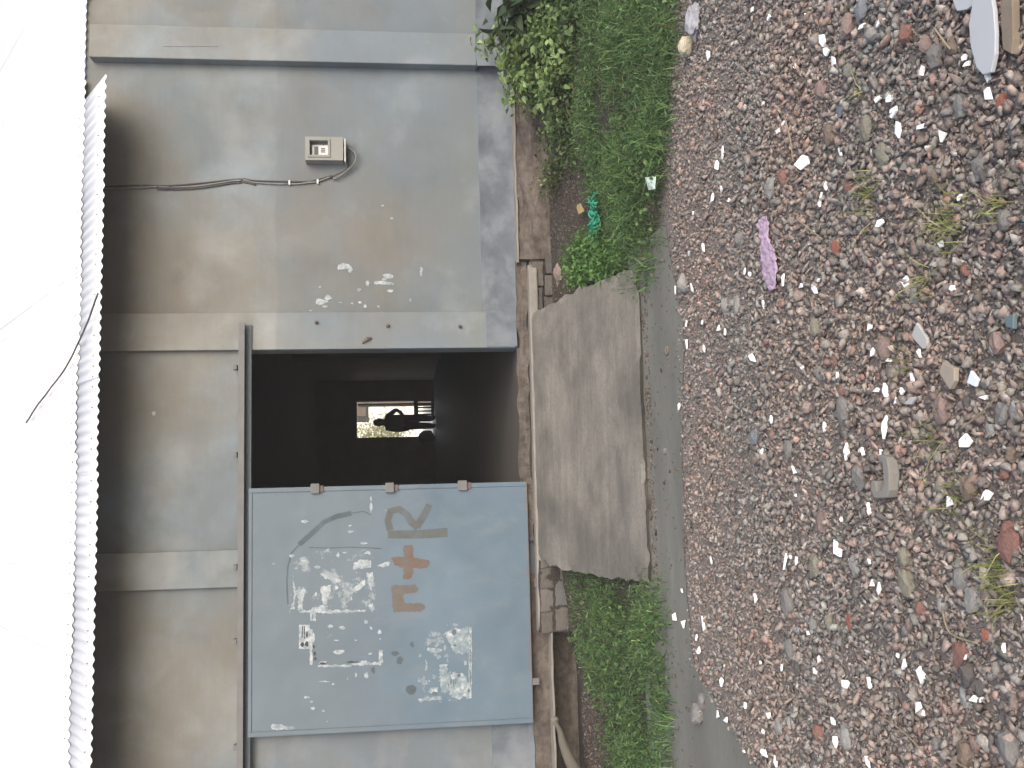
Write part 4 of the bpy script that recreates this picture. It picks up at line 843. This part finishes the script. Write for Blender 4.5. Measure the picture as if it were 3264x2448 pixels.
# the fresh green clump at the ramp's right edge
cl = thing("weed_clump", "bright green leafy weed clump spilling over the right edge of the ramp", "weed", (*area([(1600,1890)])[0], .15))
poly = area([(1545,1830),(1560,1900),(1590,1990),(1660,2000),(1700,1900),(1640,1810)]); x, y = fill(poly, 5200, .05); z = np.array([max(gz(a, b), .02) for a, b in zip(x, y)])
leaves("leaf", np.stack([x, y, z+rng.uniform(.03,.15,len(x))], -1), rng.uniform(.022,.05,len(x)), gcols(len(x), (.06,.14,.035), (.13,.23,.07)), cl, M['leaf'], asp=.55)
x, y = fill(poly, 3000, .05); blades("stem", x, y, np.array([gz(a, b) for a, b in zip(x, y)]), rng.uniform(.05,.17,len(x)), np.full(len(x), .004), gcols(len(x), GA, GB), .5, cl)
# leafy weed plants against the right wall
def weed(label, u, v, yb, H, W, n, size, ca, cb, group=None, dark=False, ns=7):
    p = P(u, v, yb); gb = gz(p[0], yb); t = thing("weed_shrub", label, "weed", (p[0], yb, gb), group); st, cen = MB(), []
    for k in range(ns):
        a = random.uniform(0, 6.28); r = random.uniform(.3, 1)*W; tip = np.array([p[0]+math.cos(a)*r, yb+min(.0, math.sin(a)*r*.55)-.06, gb+H*random.uniform(.55,1.0)*(1-.35*(r/W)**2)])
        b = np.array([p[0]+math.cos(a)*r*.35, yb-.05+math.sin(a)*.08, gb]); mid = (b+tip)/2+np.array([0,0,H*.1])
        pts = smooth_path([b, mid, tip], 5); st.tube(pts, [.006-.0004*i_ for i_ in range(len(pts))], 5)
        for _ in range(n//ns):
            f = random.random()**.7; q = Vector(pts[min(len(pts)-1, int(f*len(pts)))]); cen.append(np.array(q)+np.array([random.gauss(0,.05), random.gauss(0,.045), random.gauss(0,.04)]))
    cen = np.array(cen); cen[:,1] = np.minimum(cen[:,1], -.17); cen[:,2] = np.maximum(cen[:,2], gb+.01)
    st.build("stem", M['bark'] if dark else simple("green_stem_%d" % random.randint(0, 99999), (.09,.12,.05), .2, 20, .8, 0), t)
    leaves("foliage", cen, rng.uniform(size*.6, size*1.3, len(cen)), gcols(len(cen), ca, cb), t, M['leaf'], asp=.55)
LA, LB = (.10,.17,.055), (.25,.33,.135)
weed("tall leafy weed reaching up the right pilaster foot", 2290, 1760, -.42, .66, .34, 900, .075, LA, LB)
weed("pale green weed left of the right pilaster foot", 2170, 1790, -.42, .46, .36, 800, .06, LA, LB)
weed("broad dark leaved weed at the far right edge of the picture", 2425, 1760, -.5, .66, .32, 420, .14, (.03,.06,.028), (.07,.10,.05))
weed("bushy weed in front of the tall leafy weed", 2260, 1880, -.85, .36, .40, 700, .06, LA, LB)
weed("low dark weed trailing along the foundation", 2030, 1800, -.45, .22, .34, 320, .045, (.05,.085,.035), (.12,.165,.065))
weed("small sparse weed rooted below the meter box", 1900, 1800, -.40, .18, .26, 240, .04, (.05,.075,.03), (.11,.13,.055))
weed("low weed patch between the foundation and the grass bank", 2000, 1850, -.8, .14, .34, 320, .04, (.05,.085,.035), (.12,.165,.065))
weed("leafy weed at the right frame edge over the grass", 2420, 1900, -1.1, .26, .34, 360, .06, (.06,.11,.04), (.15,.21,.085))
weed("weed past the right edge beside the pilaster", 2620, 1780, -.5, .45, .35, 380, .08, LA, LB)
weed("leafy weed filling the gap between the two tall weeds", 2360, 1840, -.62, .42, .36, 620, .065, LA, LB)
weed("low spreading weed in front of the pale weed", 2110, 1850, -.72, .20, .40, 520, .05, (.05,.09,.035), (.13,.18,.07))
# tiny sprout on the ledge
weed("tiny sprout growing on the foundation ledge", 1872, 1640, -.16, .12, .06, 24, .04, LA, LB, ns=3)
# grass tufts growing out of the gravel
for lab, k, X, Y, r, n in ((q_[0], q_[1], q_[2], q_[3], q_[4]*.8, int(q_[5]*.6)) for q_ in (("yellow green grass tuft right of the middle gravel", 0, 1300, 1180, .10, 90),("large grass tuft near the pale rag and red rock", 0, 1800, 1340, .14, 170),("grass tuft below the large tuft at the near edge", 0, 2110, 1240, .08, 60),("sparse tuft among stones in the middle", 1, 1640, 110, .09, 50),
                           ("grass tuft beside the red rocks at the bottom left", 2, 2090, 350, .08, 90),("grass tuft at the near edge below the cream stone", 2, 2150, 560, .08, 70),("thin tuft beside the big brown stone", 1, 1840, 1400, .09, 50),("thin tuft near the paired white shards", 1, 1700, 1100, .10, 50),("few blades by the small white shards at middle right", 0, 1250, 560, .06, 22),("few dry blades above the beige tile piece", 1, 1530, 630, .08, 30))):
    p = ground_at(*rg(k, X, Y)); a = rng.uniform(0, 6.28, n); q = r*np.abs(rng.normal(size=n))*.6; x, y = p[0]+np.cos(a)*q, p[1]+np.sin(a)*q*.8
    o = blades("grass_tuft", x, y, np.array([gz(s, t) for s, t in zip(x, y)])+.004, rng.uniform(.03,.085,n), rng.uniform(.002,.0042,n), gcols(n, (.14,.175,.05), (.30,.30,.13)), 1.1); tag(o, lab, "grass tuft")

# ------------------------------------------------------------------ litter by the wall
def litter(name, pts, label, cat, mat, lift=.05, th=.003):
    q = [ground_at(u, v) for u, v in pts]; m = MB(); m.prism([(a, b, c+lift+.012*(i_ % 2)) for i_, (a, b, c) in enumerate(q)], (0, 0, -th)); return tag(m.build(name, mat), label, cat)
litter("paper_packet", [(1842,2105),(1845,2132),(1885,2128),(1882,2100)], "pale green paper packet lying at the grass edge", "packet", simple("pale_green_paper", (.55,.66,.60), .15, 25, .8, .2), .07)
p = ground_at(2300, 2207); rock("cream_stone", (p[0], p[1], p[2]+.035), (.10,.08,.075), M['rock_cream'], seed=5.5, box=.4, disp=.1); tag(COL.objects[-1], "cream coloured block of stone at the grass edge on the right", "stone")
p = ground_at(2378, 2228); rock("plastic_bag", (p[0], p[1], p[2]+.03), (.16,.12,.07), simple("grey_plastic", (.27,.27,.30), .3, 25, .5, .5), seed=8.1, box=.1, disp=.35, sub=3); tag(COL.objects[-1], "crumpled grey plastic bag at the right grass edge", "bag")
gn = thing("green_net", "scrap of green plastic netting caught along the grass edge", "net", tuple(ground_at(1735, 1905)))
m = MB()
for k in range(26):
    pts = []; u = 1655+k*6; 
    for t in range(5): g = ground_at(u+random.uniform(-6,10)+t*8, 1922+random.uniform(-12,12)); pts.append(g+np.array([0,0,random.uniform(.04,.09)]))
    m.tube(smooth_path(pts, 3), .006, 5)
m.build("mesh_strand", simple("green_nylon", (.03,.26,.16), .3, 20, .5, 0), gn)
litter("dead_leaf", [(1845-50,1852),(1800,1868),(1775,1875),(1765,1862),(1785,1850)], "yellow brown dead leaf on the soil below the wall", "leaf", simple("dead_leaf_brown", (.30,.23,.11), .3, 25, .8, .2), .03)
# crumpled cement bag beside the right bricks
p = ground_at(1560, 1800); rock("cement_lump", (P(1575,1790,-.28)[0], -.28, P(1575,1790,-.28)[2]), (.20,.16,.12), M['rock_pinkish'], seed=21.3, box=.3, disp=.25, sub=3); tag(COL.objects[-1], "crusty pinkish lump of broken mortar beside the ramp", "mortar lump")
for (u, v, lab) in ((1592,1790,"bright white pebble on top of the mortar lump"),(1580,1797,"white pebble low on the mortar lump")):
    c = P(u-30, v, -.37); rock("pebble", (c[0], -.37, c[2]), (.03,.025,.03), M['tile'], seed=v*.1, box=.2); tag(COL.objects[-1], lab, "pebble")
# grey driftwood-like log at the left under the ledge
br = [(150,1768),(118,1785),(80,1795),(30,1815),(-40,1850),(-120,1880)]
m = MB(); m.tube(smooth_path([P(u, v, -.32-.03*i_) for i_, (u, v) in enumerate(br)], 5), [.012+.0022*j for j in range(26)], 9); o = m.build("log", simple("grey_driftwood", (.11,.098,.082), .35, 10, .9, .5), None, True); tag(o, "grey weathered branch lying under the ledge at the left", "branch")
p = P(160, 1752, -.3); rock("soil_clod", (P(150,1765,-.28)[0], -.28, P(150,1765,-.28)[2]-.01), (.07,.06,.06), M['rock_olive'], seed=31.0, box=.2); tag(COL.objects[-1], "small knobbly stone at the tip of the weathered branch", "stone")
c = P(590, 1738, -.3)
# stones sitting in the mud strip
for (u, v, sx, col, lab) in ((170,2235,.11,'grey',"grey flat rock sitting in the mud at the left"),(1330,2130,.05,'brown',"small brown stone in the middle of the mud strip"),(1010,2125,.04,'grey',"small grey pebble in the mud below the ramp"),(1545,2190,.10,'light',"pale block of stone at the mud edge near the grass"),(590,2098,.06,'dark',"dark stone at the left foot of the ramp"),(1625,2060,.07,'olive',"olive stone at the right foot of the ramp")):
    p = ground_at(u, v); i += 1; rock("stone", (p[0], p[1], p[2]+sx*.2), (sx, sx*.8, sx*.6), M['rock_'+col], seed=u*.013, box=.3, disp=.16); tag(COL.objects[-1], lab, "stone")

# ------------------------------------------------------------------ thin haze volume over the scene, added to brighten the blacks
m = MB(); m.box((-75, -75, -1.0), (75, 75, 14.0)); hz = m.build("haze", M['cable']); tag(hz, "thin pale haze in the air over the whole yard", "haze", None, 'stuff')
hm = bpy.data.materials.new("pale_haze"); hm.use_nodes = True; ht = hm.node_tree
ht.nodes.remove(ht.nodes["Principled BSDF"]); pv = ht.nodes.new("ShaderNodeVolumePrincipled"); pv.inputs["Color"].default_value = (.95, .93, .92, 1); pv.inputs["Density"].default_value = .003
ht.links.new(pv.outputs[0], ht.nodes["Material Output"].inputs["Volume"]); hz.data.materials.clear(); hz.data.materials.append(hm)
